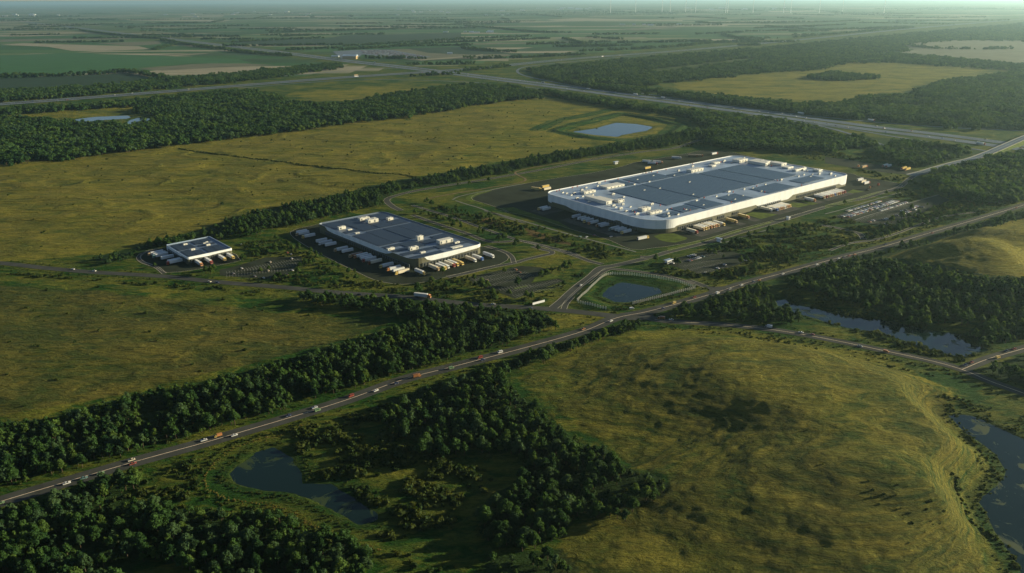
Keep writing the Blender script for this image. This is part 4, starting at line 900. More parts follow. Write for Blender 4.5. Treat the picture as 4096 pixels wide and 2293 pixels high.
# ---------------------------------------------------------------- things on the roofs
RECTS={'main':[],'mid':[],'small':[]}
def ab_of(fr, p, z):
    o=np.array(fr(0,0)); e1=np.array(fr(1,0))-o; e2=np.array(fr(0,1))-o; d=np.array(G(p,z))-o
    return np.linalg.solve(np.stack([e1,e2],1),d)
def yaw(fr):
    o=np.array(fr(0,0)); e2=np.array(fr(0,1))-o; return math.atan2(e2[1],e2[0])
def unit_obj(fr, key, a0,a1,b0,b1, h, z, label, group=None, kind='plant', cat='rooftop unit', name='rooftop_unit'):
    """housing on the roof: frame, skin with roof edge, louvre panel, fans"""
    RECTS[key].append((a0-1.2,a1+1.2,b0-1.2,b1+1.2))
    root=bpy.data.objects.new(name,None); COL.objects.link(root); la,lb=a1-a0,b1-b0
    root.location=(*fr((a0+a1)/2,(b0+b1)/2),z); root.rotation_euler=(0,0,yaw(fr)); tag(root,label,cat,group)
    x,y=lb/2,la/2                      # local x runs along b, local y along a
    mb=MB(); mb.box(-x*.96,x*.96,-y*.96,y*.96,0,.35,1); mb.box(-x,x,-y,y,.35,h-.2,0); mb.box(-x-.12,x+.12,-y-.12,y+.12,h-.2,h,0,.08,.08)
    mb.obj('housing',[M['unit'],M['unit_dark']],root)
    mb=MB(); k=max(1,int(2*x/3.2))
    for i in range(k):
        c=-x+(i+.5)*2*x/k; 
        if (i%2)==0: mb.box(c-.9,c+.9,-y-.06,-y,.7,h-.7)
    mb.obj('louvre',M['unit_dark'],root)
    nf=max(1,int(lb/4.5)) if kind!='plain' else 0; nf=min(nf,6)
    for i in range(nf):
        mb=MB(); c=-x+(i+.5)*2*x/nf; r=min(1.0,y*.55); mb.cyl((c,0,h),'z',r,r*.92,.55,10,0); mb.cyl((c,0,h+.56),'z',r*.3,r*.3,.1,8,1); mb.obj('fan',[M['unit'],M['unit_dark']],root)
    return root
zm=H_MAIN-1
BIG=[(154,168,77,110,3.4,'plain','wide flat white housing on the far-left part of the biggest roof'),(152.6,160,35,55,3.8,'p','cream plant box near the rounded left end of the biggest roof'),
 (96,134.5,18,27.5,5.2,'plain','long white plant hall along the shaded edge of the biggest roof'),(103,130,31.5,40,2.2,'plain','low dark-topped housing behind the long white plant hall'),(93,100,36,46,4,'p','tall plant unit beyond the end of the long white plant hall'),
 (30,37,24,44,3,'p','cream plant box near the big rounded near corner of the biggest roof'),(46,54,28,42,4.2,'p','cluster-topped plant unit just behind the near-corner plant box'),
 (151,160,244,271,4.6,'p','long cream plant box halfway along the far edge of the biggest roof'),(151,164,356,377,5,'p','cream plant box at the back corner of the biggest roof'),(112,143,366,376,5,'plain','long white plant hall near the back end of the biggest roof'),
 (120,146,381,391,4,'p','second long white hall behind the back-end plant hall'),(96,116,383,396,4.5,'plain','square white plant block at the back end of the biggest roof'),(79,90,374,388,2.4,'plain','low white plant slab beside the square block at the back end'),
 (61,67,366,393,3,'p','long narrow plant unit at the back end near the sunny side'),(38,48,388,398,3.6,'p','plant unit with round drums near the far sunny corner'),(168,176,318,332,3.2,'p','plant unit on the far edge toward the back corner'),(158,166,300,309,2.6,'p','small plant unit on the far edge before the back corner')]
for a0,a1,b0,b1,h,k,lab in BIG: unit_obj(MAIN,'main',a0,a1,b0,b1,h*.85,zm,lab,None,k)
for i,(a,b) in enumerate([(170,20),(165,29),(172,48),(141,12),(120,12),(88,22),(84,34),(72,18),(60,14),(55,22),(20,42),(42,14),(178,62),(187,95),(172,240),(178,280),(160,348),(176,352),(140,398),(108,401),(70,399),(60,385),(30,375),(20,388),(40,118),(44,188),(42,300),(62,62),(110,62),(130,64)]):
    unit_obj(MAIN,'main',a-1.0-(i%3)*.4,a+1.0,b-1.8-(i%2)*1.2,b+1.8,1.5+(i%4)*.25,zm,'small white condenser unit on the margin of the biggest roof','condenser units on the biggest roof','p','rooftop unit','condenser_unit')
zd=H_MID-1
MIDU=[(145,149,5,13.5,3.4,'p','cream plant box near the far-left corner of the middle roof'),(148,156,44,57,4,'p','biggest cream plant box at the far end of the middle roof'),(165,171,43.5,56,2.8,'p','plant unit right at the far end wall of the middle roof'),
 (144,149,67,74,3,'p','plant unit at the far right edge of the middle roof'),(54,58,44.5,51.5,4.6,'p','tall cream plant tower at the centre of the middle roof'),(27,34,53,69.5,4,'plain','long cream housing near the sunny end of the middle roof'),
 (43,46.5,.9,9,2.4,'p','low plant unit on the shaded edge of the middle roof'),(28.5,33,17.5,27.5,3.2,'p','cream plant unit near the near corner of the middle roof'),(13.5,16,20,25.5,1.6,'plain','small white box closest to the near corner of the middle roof'),
 (119,122,10,15,1.2,'plain','flat white hatch on the far-left part of the middle roof'),(19,21,66,72,2,'p','small plant unit with a round drum by the sunny right edge of the middle roof'),(6,11,53,66,1.2,'plain','low white slab by the sunny edge of the middle roof'),(136,139,11,16,1.4,'plain','small box beside the far-left plant box of the middle roof')]
for a0,a1,b0,b1,h,k,lab in MIDU: unit_obj(MIDF,'mid',a0,a1,max(b0,1),b1,h,zd,lab,None,k)
zs=H_SMALL-1
for p,lab in (((655,292),'white box unit on the far-left part of the smallest roof'),((765,365),'white box unit nearest the near corner of the smallest roof'),((985,300),'white box unit on the right part of the smallest roof'),((930,272),'small box unit behind the right one on the smallest roof'),((965,255),'hindmost small box unit on the smallest roof')):
    a,b=ab_of(SMF,Z7(*p),zs); s=1 if p[0] in(655,765,985) else .6; unit_obj(SMF,'small',a-1*s,a+1*s,b-2*s,b+2*s,1.5*s+.3,zs,lab,None,'plain')
def solar(fr, key, a0,a1,b0,b1, z, pitch, seg, label, group=None):
    mb=MB(); o=np.array(fr(0,0)); e1=np.array(fr(1,0))-o; e2=np.array(fr(0,1))-o; w=pitch*.78
    c0=np.array(fr((a0+a1)/2,(b0+b1)/2)); a=a0
    while a+w<=a1:
        b=b0
        while b<b1-1:
            bb=min(b+seg-.5,b1)
            if not any(a<r[1] and a+w>r[0] and b<r[3] and bb>r[2] for r in RECTS[key]):
                q=[np.array(fr(x,y_))-c0 for x,y_ in ((a,b),(a,bb),(a+w,bb),(a+w,b))]; zl=(.35,.35,.8,.8)
                top=[(*q[i],zl[i]) for i in range(4)]; bot=[(*q[i],zl[i]-.12) for i in range(4)]
                mb.poly(top); mb.poly(bot[::-1]); 
                for i in range(4): j=(i+1)%4; mb.poly([bot[i],bot[j],top[j],top[i]],0)
                mb.poly([bot[3],bot[2],(*q[2],0),(*q[3],0)],1)
            b+=seg
        a+=pitch
    o=mb.obj('solar_array',[M['panel' if key=='main' else 'panel_dark'],M['unit_dark']]); o.location=(*c0,z); return tag(o,label,'solar array',group)
for a0,a1,b0,b1,lab in ((47,146,73,131,'solar block of the main field nearest the rounded near corner'),(47,146,134,246,'largest solar block in the middle of the biggest roof'),(47,143,249,290,'narrow solar block third from the near corner'),(47,143,293,346,'solar block of the main field nearest the back end'),
    (151,184,137,203,'separate solar block on the far edge of the biggest roof'),(149,165,205,236,'small solar block beside the far-edge one'),(151,186,112,131,'short solar block at the far edge beyond the wide flat housing'),
    (10,34,306,358,'solar block on the sunny edge nearest the far corner'),(6,36,222,280,'solar block at the centre of the sunny edge'),(5,34,150,186,'solar block on the sunny edge left of centre'),(8,40,96,133,'solar block on the sunny edge nearer the near corner'),(13,36,62,92,'solar block on the sunny edge closest to the rounded corner'),(12,25,28,57,'small solar block on the rounded near corner')):
    solar(MAIN,'main',a0,a1,b0,b1,zm,1.9,6.0,lab)
for a0,a1,b0,b1,lab in ((2.5,60,3,41,'solar rows at the near corner of the middle roof'),(2.5,60,43,83,'solar rows by the sunny right end of the middle roof'),(63,120,3,41,'solar rows along the middle of the shaded edge'),(63,120,43,83,'solar rows along the middle of the right edge'),(123,182,3,41,'solar rows at the far-left corner of the middle roof'),(123,181,43,82,'solar rows at the far end of the middle roof')):
    solar(MIDF,'mid',a0,a1,b0,b1,zd,4.0,19,lab)
for a0,a1,b0,b1,lab in ((3,28,3,21,'near-left quarter of solar rows on the smallest roof'),(3,28,24,43,'near-right quarter of solar rows on the smallest roof'),(31,56,3,21,'far-left quarter of solar rows on the smallest roof'),(31,56,24,42,'far-right quarter of solar rows on the smallest roof')):
    solar(SMF,'small',a0,a1,b0,b1,zs,2.4,9,lab)
mb=MB(); mb.box(-.7,.7,-.6,.6,0,.3,1); mb.cyl((0,0,.3),'z',.55,.5,1.0,8,0); mb.cyl((0,0,1.3),'z',.95,.3,.5,8,0); RV=mb.mesh('red_ventilator',[M['red'],M['unit_dark']])
mb=MB(); mb.box(-1.6,1.6,-.8,.8,0,1.2,0,.1,.1); mb.box(-.6,.6,-.5,.5,1.2,1.5,1); mb.cyl((1.0,0,1.2),'z',.35,.35,.6,8,0); WV=mb.mesh('vent_box',[M['unit'],M['unit_dark']])
def vents(me,name,lab,grp,lst):
    for c,pts in lst:
        for p in pts:
            x,y=G(c(*p),zm); o=link(name,me,None,(x,y,zm),yaw(MAIN)); tag(o,lab,'roof vent',grp)
vents(RV,'roof_ventilator','small red ventilator standing on the roof of the biggest warehouse','red ventilators on the biggest roof',[(Z4,[(290,705),(330,690),(525,655),(600,635),(1020,555),(1215,522),(1380,570),(1635,430),(1720,412),(1805,422),(1940,378),(2340,290),(2260,395),(1850,920),(2020,970),(2210,980),(2300,995),(2510,805),(1465,1030)]),(Z5,[(930,630),(575,720),(545,875),(1050,720),(1605,618),(1240,545),(1150,325),(390,265),(140,805)])])
vents(WV,'vent_box','small white vent box standing on the roof of the biggest warehouse','white vent boxes on the biggest roof',[(Z4,[(905,625),(655,690),(1505,530),(1610,690),(1745,472),(1845,662),(2290,568),(2345,757),(2060,467),(1685,560),(1460,600),(380,725),(510,762),(680,782),(830,762),(1400,940),(1180,945),(1620,1000),(1950,985),(1980,1080),(2120,1055),(2240,985),(2500,915)]),(Z5,[(300,312),(430,257),(740,200),(1450,348),(1690,397),(1770,450),(1560,477),(2110,470),(1060,602),(870,660),(720,775),(600,830),(500,765),(1000,705),(320,780),(740,670),(1640,455),(1740,485)])])
# ---------------------------------------------------------------- vehicles
ORD=['first','second','third','fourth','fifth','sixth','seventh','eighth','ninth','tenth','eleventh','twelfth','thirteenth','fourteenth','fifteenth','sixteenth','seventeenth','eighteenth','nineteenth','twentieth']
ORD+=['twenty-'+o for o in ORD[:9]]+['thirtieth']+['thirty-'+o for o in ORD[:9]]+['fortieth']
CACHE={}
def cached(key, fn):
    if key not in CACHE: CACHE[key]=fn()
    return CACHE[key]
def wheels_mb(mb, xs_, half, r=.5, w=.32, mi=0):
    for x in xs_:
        for s in (-1,1): mb.cyl((x,s*half-(w if s>0 else 0),r),'y',r,r,w,12,mi)
def trailer_mesh(col):
    mb=MB(); mb.box(-12.6,0,-1.28,1.28,1.15,4.0,0,.03,.03); mb.box(-12.62,-12.58,-1.2,1.2,1.2,3.9,1); mb.box(-12.7,.02,-1.3,1.3,1.08,1.2,1); mb.box(-.02,.05,-1.2,1.2,1.3,3.9,0); return mb.mesh('trailer',[PM[col],M['unit_dark']])
def chassis_mesh():
    mb=MB(); mb.box(-12.4,2.9,-.45,.45,.75,1.08,0); wheels_mb(mb,(-11.4,-10.2,-9.0,.5,2.2),1.25); mb.box(-8.0,-3.0,-1.2,-1.12,.5,1.0,0); mb.box(-8.0,-3.0,1.12,1.2,.5,1.0,0); return mb.mesh('chassis',[M['tyre']])
def cab_mesh(col):
    mb=MB(); mb.prism([(.75,.7),(3.15,.7),(3.2,1.9),(2.95,3.1),(1.9,3.75),(.75,3.75)],-1.22,1.22,0); mb.box(3.1,3.3,-1.2,1.2,.55,1.0,1); return mb.mesh('cab',[PM[col],M['unit_dark']])
def screen_mesh():
    mb=MB(); mb.poly([(3.215,-1.05,1.98),(3.215,1.05,1.98),(2.99,1.05,3.0),(2.99,-1.05,3.0)])
    for s in (-1,1): mb.poly([(1.7,s*1.235,2.0),(2.9,s*1.235,2.0),(2.75,s*1.235,2.9),(1.8,s*1.235,2.9)])
    return mb.mesh('windscreen',[M['glass']])
def truck(x, y, rz, tcol, ccol, label, group, cab=True, z=.1, name='semi_truck'):
    """origin at the coupling, nose towards +x"""
    o=bpy.data.objects.new(name,None); COL.objects.link(o); o.location=(x,y,z); o.rotation_euler=(0,0,rz); tag(o,label,'truck' if cab else 'trailer',group)
    if tcol: link('trailer',cached(('t',tcol),lambda:trailer_mesh(tcol)),o)
    if cab:
        c=link('cab',cached(('c',ccol),lambda:cab_mesh(ccol)),o); link('windscreen',cached('s',screen_mesh),c)
    link('chassis',cached('ch',chassis_mesh),o); return o
def box_truck(x,y,rz,bcol,ccol,label,group=None,z=.1,sc=1.0):
    o=bpy.data.objects.new('box_truck',None); COL.objects.link(o); o.scale=(sc,sc,sc); o.location=(x,y,z); o.rotation_euler=(0,0,rz); tag(o,label,'truck',group)
    def bm_(): 
        mb=MB(); mb.box(-4.6,.6,-1.2,1.2,1.0,3.5,0,.04,.04); mb.box(-4.64,-4.6,-1.1,1.1,1.1,3.4,1); return mb.mesh('cargo_box',[PM[bcol],M['unit_dark']])
    def cm():
        mb=MB(); mb.prism([(.75,.5),(3.0,.5),(3.05,1.4),(2.4,2.6),(.75,2.7)],-1.05,1.05,0); return mb.mesh('cab',[PM[ccol]])
    def sm():
        mb=MB(); mb.poly([(3.06,-.9,1.45),(3.06,.9,1.45),(2.46,.9,2.5),(2.46,-.9,2.5)])
        for s in (-1,1): mb.poly([(1.2,s*1.06,1.5),(2.8,s*1.06,1.5),(2.4,s*1.06,2.4),(1.2,s*1.06,2.4)])
        return mb.mesh('windscreen',[M['glass']])
    def wm(): mb=MB(); wheels_mb(mb,(-3.4,2.0),1.05,.45,.3); mb.box(-4.5,2.8,-.5,.5,.5,.98); return mb.mesh('chassis',[M['tyre']])
    link('cargo_box',cached(('bb',bcol),bm_),o); c=link('cab',cached(('bc',ccol),cm),o); link('windscreen',cached('bs',sm),c); link('chassis',cached('bw',wm),o); return o
def car_body(col, van=False):
    mb=MB()
    if van: mb.prism([(-2.3,.35),(2.3,.35),(2.35,.95),(1.75,1.15),(1.1,1.95),(-2.25,2.0)],-.95,.95,0)
    else:
        mb.prism([(-2.2,.32),(2.2,.32),(2.25,.62),(2.1,.80),(1.0,.92),(-1.55,.95),(-2.15,.90),(-2.25,.6)],-.90,.90,0)
        mb.prism([(.15,1.44),(-1.0,1.44),(-1.05,1.38),(.2,1.38)],-.66,.66,0)
    return mb
def cabin_mb(mb, van=False, mi=0):
    if van:
        for s in (-1,1): mb.poly([(-1.9,s*.955,1.25),(1.45,s*.955,1.25),(1.0,s*.955,1.8),(-1.9,s*.955,1.8)],mi)
        mb.poly([(1.77,-.8,1.2),(1.77,.8,1.2),(1.16,.8,1.88),(1.16,-.8,1.88)],mi)
    else: 
        n=len(mb.v); lo=[(1.0,-.82),(1.0,.82),(-1.6,.82),(-1.6,-.82)]; hi=[(.2,-.66),(.2,.66),(-1.05,.66),(-1.05,-.66)]
        for i in range(4): j=(i+1)%4; mb.poly([(*lo[i],.93),(*lo[j],.93),(*hi[j],1.39),(*hi[i],1.39)],mi)
def wheel_mesh(): mb=MB(); mb.cyl((0,-.11,0),'y',.33,.33,.22,14,0); mb.cyl((0,-.12,0),'y',.19,.19,.24,10,1); return mb.mesh('wheel',[M['tyre'],PM['silver']])
def lamp_mesh():
    mb=MB()
    for s in (-1,1): mb.box(-2.27,-2.2,s*.7-.16,s*.7+.16,.6,.8)
    return mb.mesh('tail_lamp',[M['lamp_red']])
def road_car(x,y,rz,col,label,van=False,z=.2,group=None):
    o=bpy.data.objects.new('van' if van else 'car',None); COL.objects.link(o); o.scale=(.86,.86,.86); o.location=(x,y,z); o.rotation_euler=(0,0,rz); tag(o,label,'van' if van else 'car',group)
    b=link('body',cached(('b',col,van),lambda:car_body(col,van).mesh('body',[PM[col]])),o)
    def gm(): mb=MB(); cabin_mb(mb,van); return mb.mesh('window',[M['glass']])
    link('window',cached(('g',van),gm),b); link('tail_lamp',cached('l',lamp_mesh),b)
    for wx in (-1.4,1.4):
        for s in (-.8,.8): link('wheel',cached('w',wheel_mesh),o,(wx,s,.33))
    return o
def small_car(x,y,rz,col,label,group,z=.1):
    def fm():
        mb=car_body(col); cabin_mb(mb,False,1)
        for wx in (-1.4,1.4):
            for s in (-1,1): mb.cyl((wx,s*.8-.1,.33),'y',.33,.33,.2,8,2)
        return mb.mesh('parked_car',[PM[col],M['glass'],M['tyre']])
    o=link('parked_car',cached(('p',col),fm),None,(x,y,z),rz); return tag(o,label,'car',group)
# docked trucks: distances along each wall, read off the photo
def docked(fr, side, items, wall, where):
    o=np.array(fr(0,0)); e1=np.array(fr(1,0))-o; e2=np.array(fr(0,1))-o
    for i,(t,d,tc,cc) in enumerate(items):
        if cc=='orange' and i%2: cc='tan'  # many orange and tan cabs paint in low sun on white truck ends
        out=-e1 if side=='front' else -e2; ang=math.atan2(out[1],out[0])
        p=np.array(fr(-(d-3.2),t) if side=='front' else fr(t,-(d-3.2)))
        truck(p[0],p[1],ang,tc,cc,'%s trailer%s, %s from %s'%(tc,', %s cab'%cc if cc else '',ORD[i],where),'trucks docked at '+wall,cc is not None)
docked(MAIN,'front',[(44,23.5,'cream','red'),(59.4,20.8,'cream','orange'),(63.4,20.9,'white','yellow'),(67.9,20.6,'white','orange'),(73.3,20.6,'cream','orange'),(77.6,21,'white','orange'),(81.4,21,'white','orange'),(85.6,21.3,'cream','orange'),(93.5,23,'white','yellow'),(114.9,24.5,'yellow','orange'),(142.6,21.3,'yellow','orange'),
  (193.3,18.8,'cream','white'),(200.6,22.5,'white','blue'),(204.9,22.5,'cream','orange'),(209.0,22.5,'white','orange'),(213.1,23,'white','orange'),(217.2,22.6,'silver','white'),(221.3,22.4,'white','orange'),(225.4,22,'cream','orange'),(229.2,22,'white','yellow'),
  (279.9,25,'white','orange'),(303.5,24.5,'white','orange'),(309.8,24.4,'silver','red'),(315,25,'white','orange'),(319.3,25,'white','orange'),(324,25.2,'silver','orange'),(328.5,25.3,'white','blue'),(332.8,25.3,'white','orange'),(337.2,25.5,'silver','orange'),(342.3,25.4,'white','orange'),(346.9,25.6,'white','red'),(353.8,25,'silver','red')],'the sunny side of the biggest warehouse','the near corner, sunny side of biggest warehouse')
docked(MAIN,'left',[(30,24,'white','yellow'),(37.6,24,'white',None),(42.0,24,'white',None),(47.9,25,'white','teal'),(64,25.5,'silver',None),(68.6,25.5,'silver','brown'),(81.3,26,'white','orange'),(90.8,24.5,'white','yellow'),(97.4,24.3,'white',None),(103.9,24.3,'white',None),(114.6,23.5,'silver',None),(164.6,28,'white',None),(170.5,28,'white','yellow')],'the shaded side of the biggest warehouse','the near corner, shaded side of biggest warehouse')
docked(MIDF,'left',[(-2.8,22,'cream','yellow'),(3.6,23,'white',None),(11.2,22,'silver','orange'),(23.9,22,'white','yellow'),(41.5,24,'cream','brown'),(51.8,24,'white','red'),(57,25,'white',None),(62.5,23,'white',None),(68.5,23.5,'white','orange'),(73.8,26,'brown','tan'),(92.3,26,'white',None),(102.2,26.5,'white','orange'),(124.8,27,'white',None),(134.4,26.5,'silver','white'),(144.3,27,'white',None),(170.4,27,'white','yellow'),(184,27,'white','tan'),(190.5,26,'white',None)],'the shaded side of the middle warehouse','the near corner, shaded side of middle warehouse')
docked(MIDF,'front',[(-1.4,22.7,'white','yellow'),(16.6,20.1,'cream','orange'),(23,22.3,'white','yellow'),(27.4,21.1,'white','white'),(34.6,21,'cream','red'),(38.7,21.1,'white','yellow'),(44.2,21.6,'yellow','yellow'),(60,21.7,'cream','white'),(68.5,22.2,'white','blue'),(82,22.5,'silver','white')],'the sunny end of the middle warehouse','the near corner, sunny end of middle warehouse')
docked(SMF,'left',[(12.6,17,'white','red'),(16.2,17.5,'white',None),(32.3,18.5,'white',None),(44.6,20,'white','teal'),(49.5,20.5,'silver',None),(55.6,21,'white','orange')],'the shaded side of the smallest warehouse','the near corner, shaded side of smallest warehouse')
docked(SMF,'front',[(7.7,16.5,'white','orange'),(17.9,16.5,'white','red'),(31.7,16.5,'white','yellow'),(40.5,16.5,'white','yellow')],'the sunny side of the smallest warehouse','the near corner, sunny side of smallest warehouse')
def at(c,*p): return G(c(*p))
YB=math.atan2(E2[1],E2[0]); YA=math.atan2(E1[1],E1[0])
LOOSE=[(A4,(630,697),YB,'white','white','white trailer parked beyond the far sunny corner, hindmost of the stack'),(A4,(690,728),YB,'cream',None,'cream trailer second of those beyond the far sunny corner'),(A4,(740,755),YB,'white','red','white trailer nearest of those beyond the far sunny corner'),
 (A4,(900,790),YB,None,'red','dark tractor unit with red cab beyond the far sunny corner'),(A4,(760,842),YB+.3,None,'orange','orange tractor unit driving by the far sunny corner'),
 (A4,(1000,470),YB+math.pi,'white','red','left one of two white trucks in the truck park behind the biggest warehouse'),(A4,(1060,480),YB+math.pi,'white','red','right one of two white trucks in the truck park behind the biggest warehouse'),(A4,(1320,515),YB+math.pi,'yellow','red','left one of two yellow trucks in the truck park behind the biggest warehouse'),(A4,(1385,530),YB+math.pi,'yellow','orange','right one of two yellow trucks in the truck park behind the biggest warehouse'),
 (A4,(700,475),YB,'tan','red','tan flat trailer in the truck park behind the biggest warehouse'),(A4,(560,470),YB,None,'orange','lone orange tractor unit in the truck park behind the biggest warehouse'),
 (Z4,(170,640),YB,'yellow',None,'yellow trailer off the rounded left end of the biggest warehouse'),(Z4,(195,675),YB,'cream',None,'cream trailer off the rounded left end of the biggest warehouse'),(Z4,(30,690),YB-1.2,'yellow','yellow','yellow truck leaving the left end of the biggest warehouse'),
 (Z4,(1700,360),YB,'yellow',None,'short yellow trailer in the yard behind the biggest warehouse'),(Z4,(1860,280),YB-1.0,'white','orange','white truck with orange cab slanting in the back yard'),(Z4,(1780,300),YB-1,'silver','red','silver truck with red cab slanting in the back yard'),(Z4,(1700,270),YB-1,'white','teal','white truck with teal cab slanting in the back yard'),(Z4,(2140,215),YB-.9,'silver','white','silver truck near the back of the rear yard'),(Z4,(2385,180),YB-.9,'tan','orange','tan truck with orange cab at the back of the rear yard'),(Z4,(2470,183),YB-.9,'tan','orange','hindmost tan truck in the rear yard'),(Z5,(320,145),YB,'white','red','white truck with red rear alone past the rear yard'),
 (Z4,(1640,1420),YB-.1,'white','yellow','white truck turning below the rounded near corner of the biggest warehouse')]
for c,p,rz,tc,cc,lab in LOOSE:
    x,y=at(c,*p); truck(x,y,rz,tc,cc,lab,None,cc is not None,.1)
def heading(pts,x,y):
    P=np.array(smooth(pts,8)); i=int(np.argmin(np.hypot(P[:,0]-x,P[:,1]-y))); i=min(max(i,1),len(P)-2); t=P[i+1]-P[i-1]; nr=np.array([t[1],-t[0]])/np.hypot(*t)
    side=float((np.array([x,y])-P[i])@nr); return math.atan2(t[1],t[0]),P[i],nr,side
TRAFFIC={'R1':('the diagonal road','the lower left edge of the photo',R1,[(28,1261,'green',0),(153,1224,'white',0),(215,1203,'teal',0),(260,1191,'green',0),(328,1172,'red',0),(337,1159,'cream',0),(500,1118,'white',0),(555,1093,'orange',2),(573,1099,'white',0),(733,1047,'navy',0),(782,1038,'green',1),(788,1027,'silver',0),(887,1000,'red',1),(951,984,'white',0),(1004,969,'navy',0),(1059,949,'brown',2),(1131,929,'green',1),(1212,901,'red',1),(1224,906,'navy',0),(1262,889,'white',1),(1471,829,'orange',0),(1536,814,'white',0),(1692,767,'yellow',1),(1672,776,'navy',0),(1747,751,'red',0),(1797,739,'white',1),(1834,726,'grey',0),(1882,722,'white',0),(1897,711,'navy',0),(1919,707,'orange',0),(1964,690,'white',0),(2057,668,'white',0),(2105,651,'white',0),(2113,649,'navy',0),(2132,645,'red',0),(2149,640,'orange',0),(2227,618,'navy',0),(2340,588,'red',0),(2560,524,'red',0)]),
 'R2':('the road along the warehouses','the left edge of the photo',R2,[(190,679,'silver',0),(242,685,'white',0),(537,709,'cream',0),(553,711,'navy',0),(902,740,'navy',0),(917,741,'grey',0),(1246,769,'silver',0),(1336,777,'navy',0)]),
 'R3':('the curving road right of the junction','the junction',R3,[(1672,805,'brown',2),(1699,807,'white',0),(1937,824,'silver',2),(2007,838,'white',0),(2055,846,'red',0),(2149,867,'grey',0),(2227,884,'orange',1)]),
 'R3B':('the side road at the right edge','its junction',R3B,[(2447,917,'red',0),(2432,922,'navy',0),(2504,899,'yellow',1),(2544,886,'navy',0),(2558,882,'red',0)])}
for key,(rd,frm,pts,lst) in TRAFFIC.items():
    for i,(px,py,col,ty) in enumerate(lst):
        x,y=G(U(px,py)); rz,c,nr,side=heading(pts,x,y); s=2.3 if side>0 else -2.3; q=c+nr*s; rz=rz if side>0 else rz+math.pi
        what={0:'car',1:'van',2:'box truck',3:'long truck'}[ty]; lab='%s %s on %s, %s from %s'%(col,what,rd,ORD[i],frm)
        if ty in(0,1): road_car(q[0],q[1],rz,col,lab,ty==1,.18)
        elif ty==2: box_truck(q[0],q[1],rz,col,{'orange':'yellow','brown':'orange'}.get(col,'grey'),lab,None,.18,.6 if px<900 else .78)
        else: truck(q[0],q[1],rz,col,{'orange':'yellow','red':'white','brown':'orange'}[col],lab,None,True,.18)
x,y=G(U(1084,750)); rz,c,nr,side=heading(R2,x,y); q=c-nr*2.3; truck(q[0],q[1],rz,'white','orange','white trailer with orange cab driving on the road below the middle warehouse',None,True,.15)
x,y=G(U(1457,717)); rz,c,nr,side=heading(ACC['a2'][0],x,y); road_car(*(c+nr*1.8),rz,'white','lone white car on the entrance road left of the fenced pond',False,.12)
x,y=G(U(1589,778)); road_car(x,y,.25,'white','lone white van on the verge below the fenced pond',True,.05)
for p,col,lab in (((1110,1390),'white','white car parked below the shaded side of the biggest warehouse'),((860,1370),'red','red car at the gate strip below the shaded side'),((740,1395),'silver','silver car at the gate strip below the shaded side'),((640,1390),'teal','teal car at the gate strip below the shaded side')):
    x,y=G(Z4(*p)); road_car(x,y,YB,col,lab,False,.12)
# highway traffic
rh=np.random.RandomState(5); n=0
HW=[(PH2,14,29,1500,4700,110,.5,'the busy crossing highway'),(PH1,12,24,1900,4600,24,.9,'the highway to the upper right')]
for P_,gap,w,lo,hi,cnt,z,nm in HW:
    P_=np.array(P_); cand=[i for i in range(2,len(P_)-2) if lo<P_[i][1]<hi or (P_[i][1]<=lo and P_[i][1]>1300)]
    wts=np.array([1.0/max(P_[i][1],1) for i in cand]); wts/=wts.sum()
    for i in rh.choice(cand,cnt,replace=False,p=wts):
        t=P_[i+1]-P_[i-1]; t/=np.hypot(*t); nr=np.array([t[1],-t[0]]); s=rh.choice([-1,1]); lane=rh.choice([-1,0,1]); q=P_[i]+nr*s*(gap/2+w/2+lane*w/3*.9)
        rz=math.atan2(t[1],t[0])+(0 if s>0 else math.pi)
        if rh.uniform()<.07: c=rh.choice(['silver','grey','white']); truck(q[0],q[1],rz,c,'white' if c!='white' else 'red','%s truck far off on %s'%(c,nm),'far trucks on '+nm,True,z+.06)
        else: c=rh.choice(['white','silver','black','red','grey','cream','blue']); o=small_car(q[0],q[1],rz,c,'%s car far off on %s'%(c,nm),'far cars on '+nm,z+.06); o.name='highway_car'
for px,py,tc,cc,lab in ((1602,240,'white','white','large white truck on the crossing highway, left of the others'),(1672,249,'white','navy','white truck with dark cab on the crossing highway'),(2019,288,'white','white','white truck on the road beyond the crossing highway'),(2197,306,'white','red','white truck farther right on the road beyond the crossing highway'),(899,191,'tan','tan','tan truck on the highway before the interchange')):
    x,y=G(U(px,py)); rz,c,nr,side=heading(H1 if px==899 else H2,x,y); truck(x,y,rz,tc,cc,lab,None,True,.6)
# car parks
def lot_cars(poly, rows_dir, pitch_row, pitch_car, occ, where, grp, cols, seed, limit=400):
    rs=np.random.RandomState(seed); Pm=np.array(poly); c=Pm.mean(0); e=np.array(rows_dir)/np.hypot(*rows_dir); nrm=np.array([-e[1],e[0]])
    A_=(Pm-c)@e; B_=(Pm-c)@nrm; k=0
    for r,b in enumerate(np.arange(B_.min()+2,B_.max()-2,pitch_row)):
        bb=b+(5.2 if r%2 else 0)-(2.6 if r%2 else 0)
        for a in np.arange(A_.min()+2,A_.max()-2,pitch_car):
            p=c+e*a+nrm*bb
            if rs.uniform()>occ or not inside(p[:1],p[1:],poly)[0]: continue
            col=cols[rs.randint(len(cols))]; small_car(p[0],p[1],math.atan2(nrm[1],nrm[0])+(0 if rs.uniform()<.5 else math.pi)+rs.uniform(-.04,.04),col,'%s car parked %s'%(col,where),grp+', '+col); k+=1
            if k>=limit: return
CC=['white','white','white','silver','red','cream','navy','blue','grey','orange','teal','black']
lot_cars(GC(A1,[(180,705),(640,528),(1090,420),(1180,450),(1450,470),(1180,560),(1060,590),(640,705),(300,735)]),E2,7.4,2.75,.80,'in the crowded car park right of the biggest warehouse','cars in the crowded car park',CC,3,180)
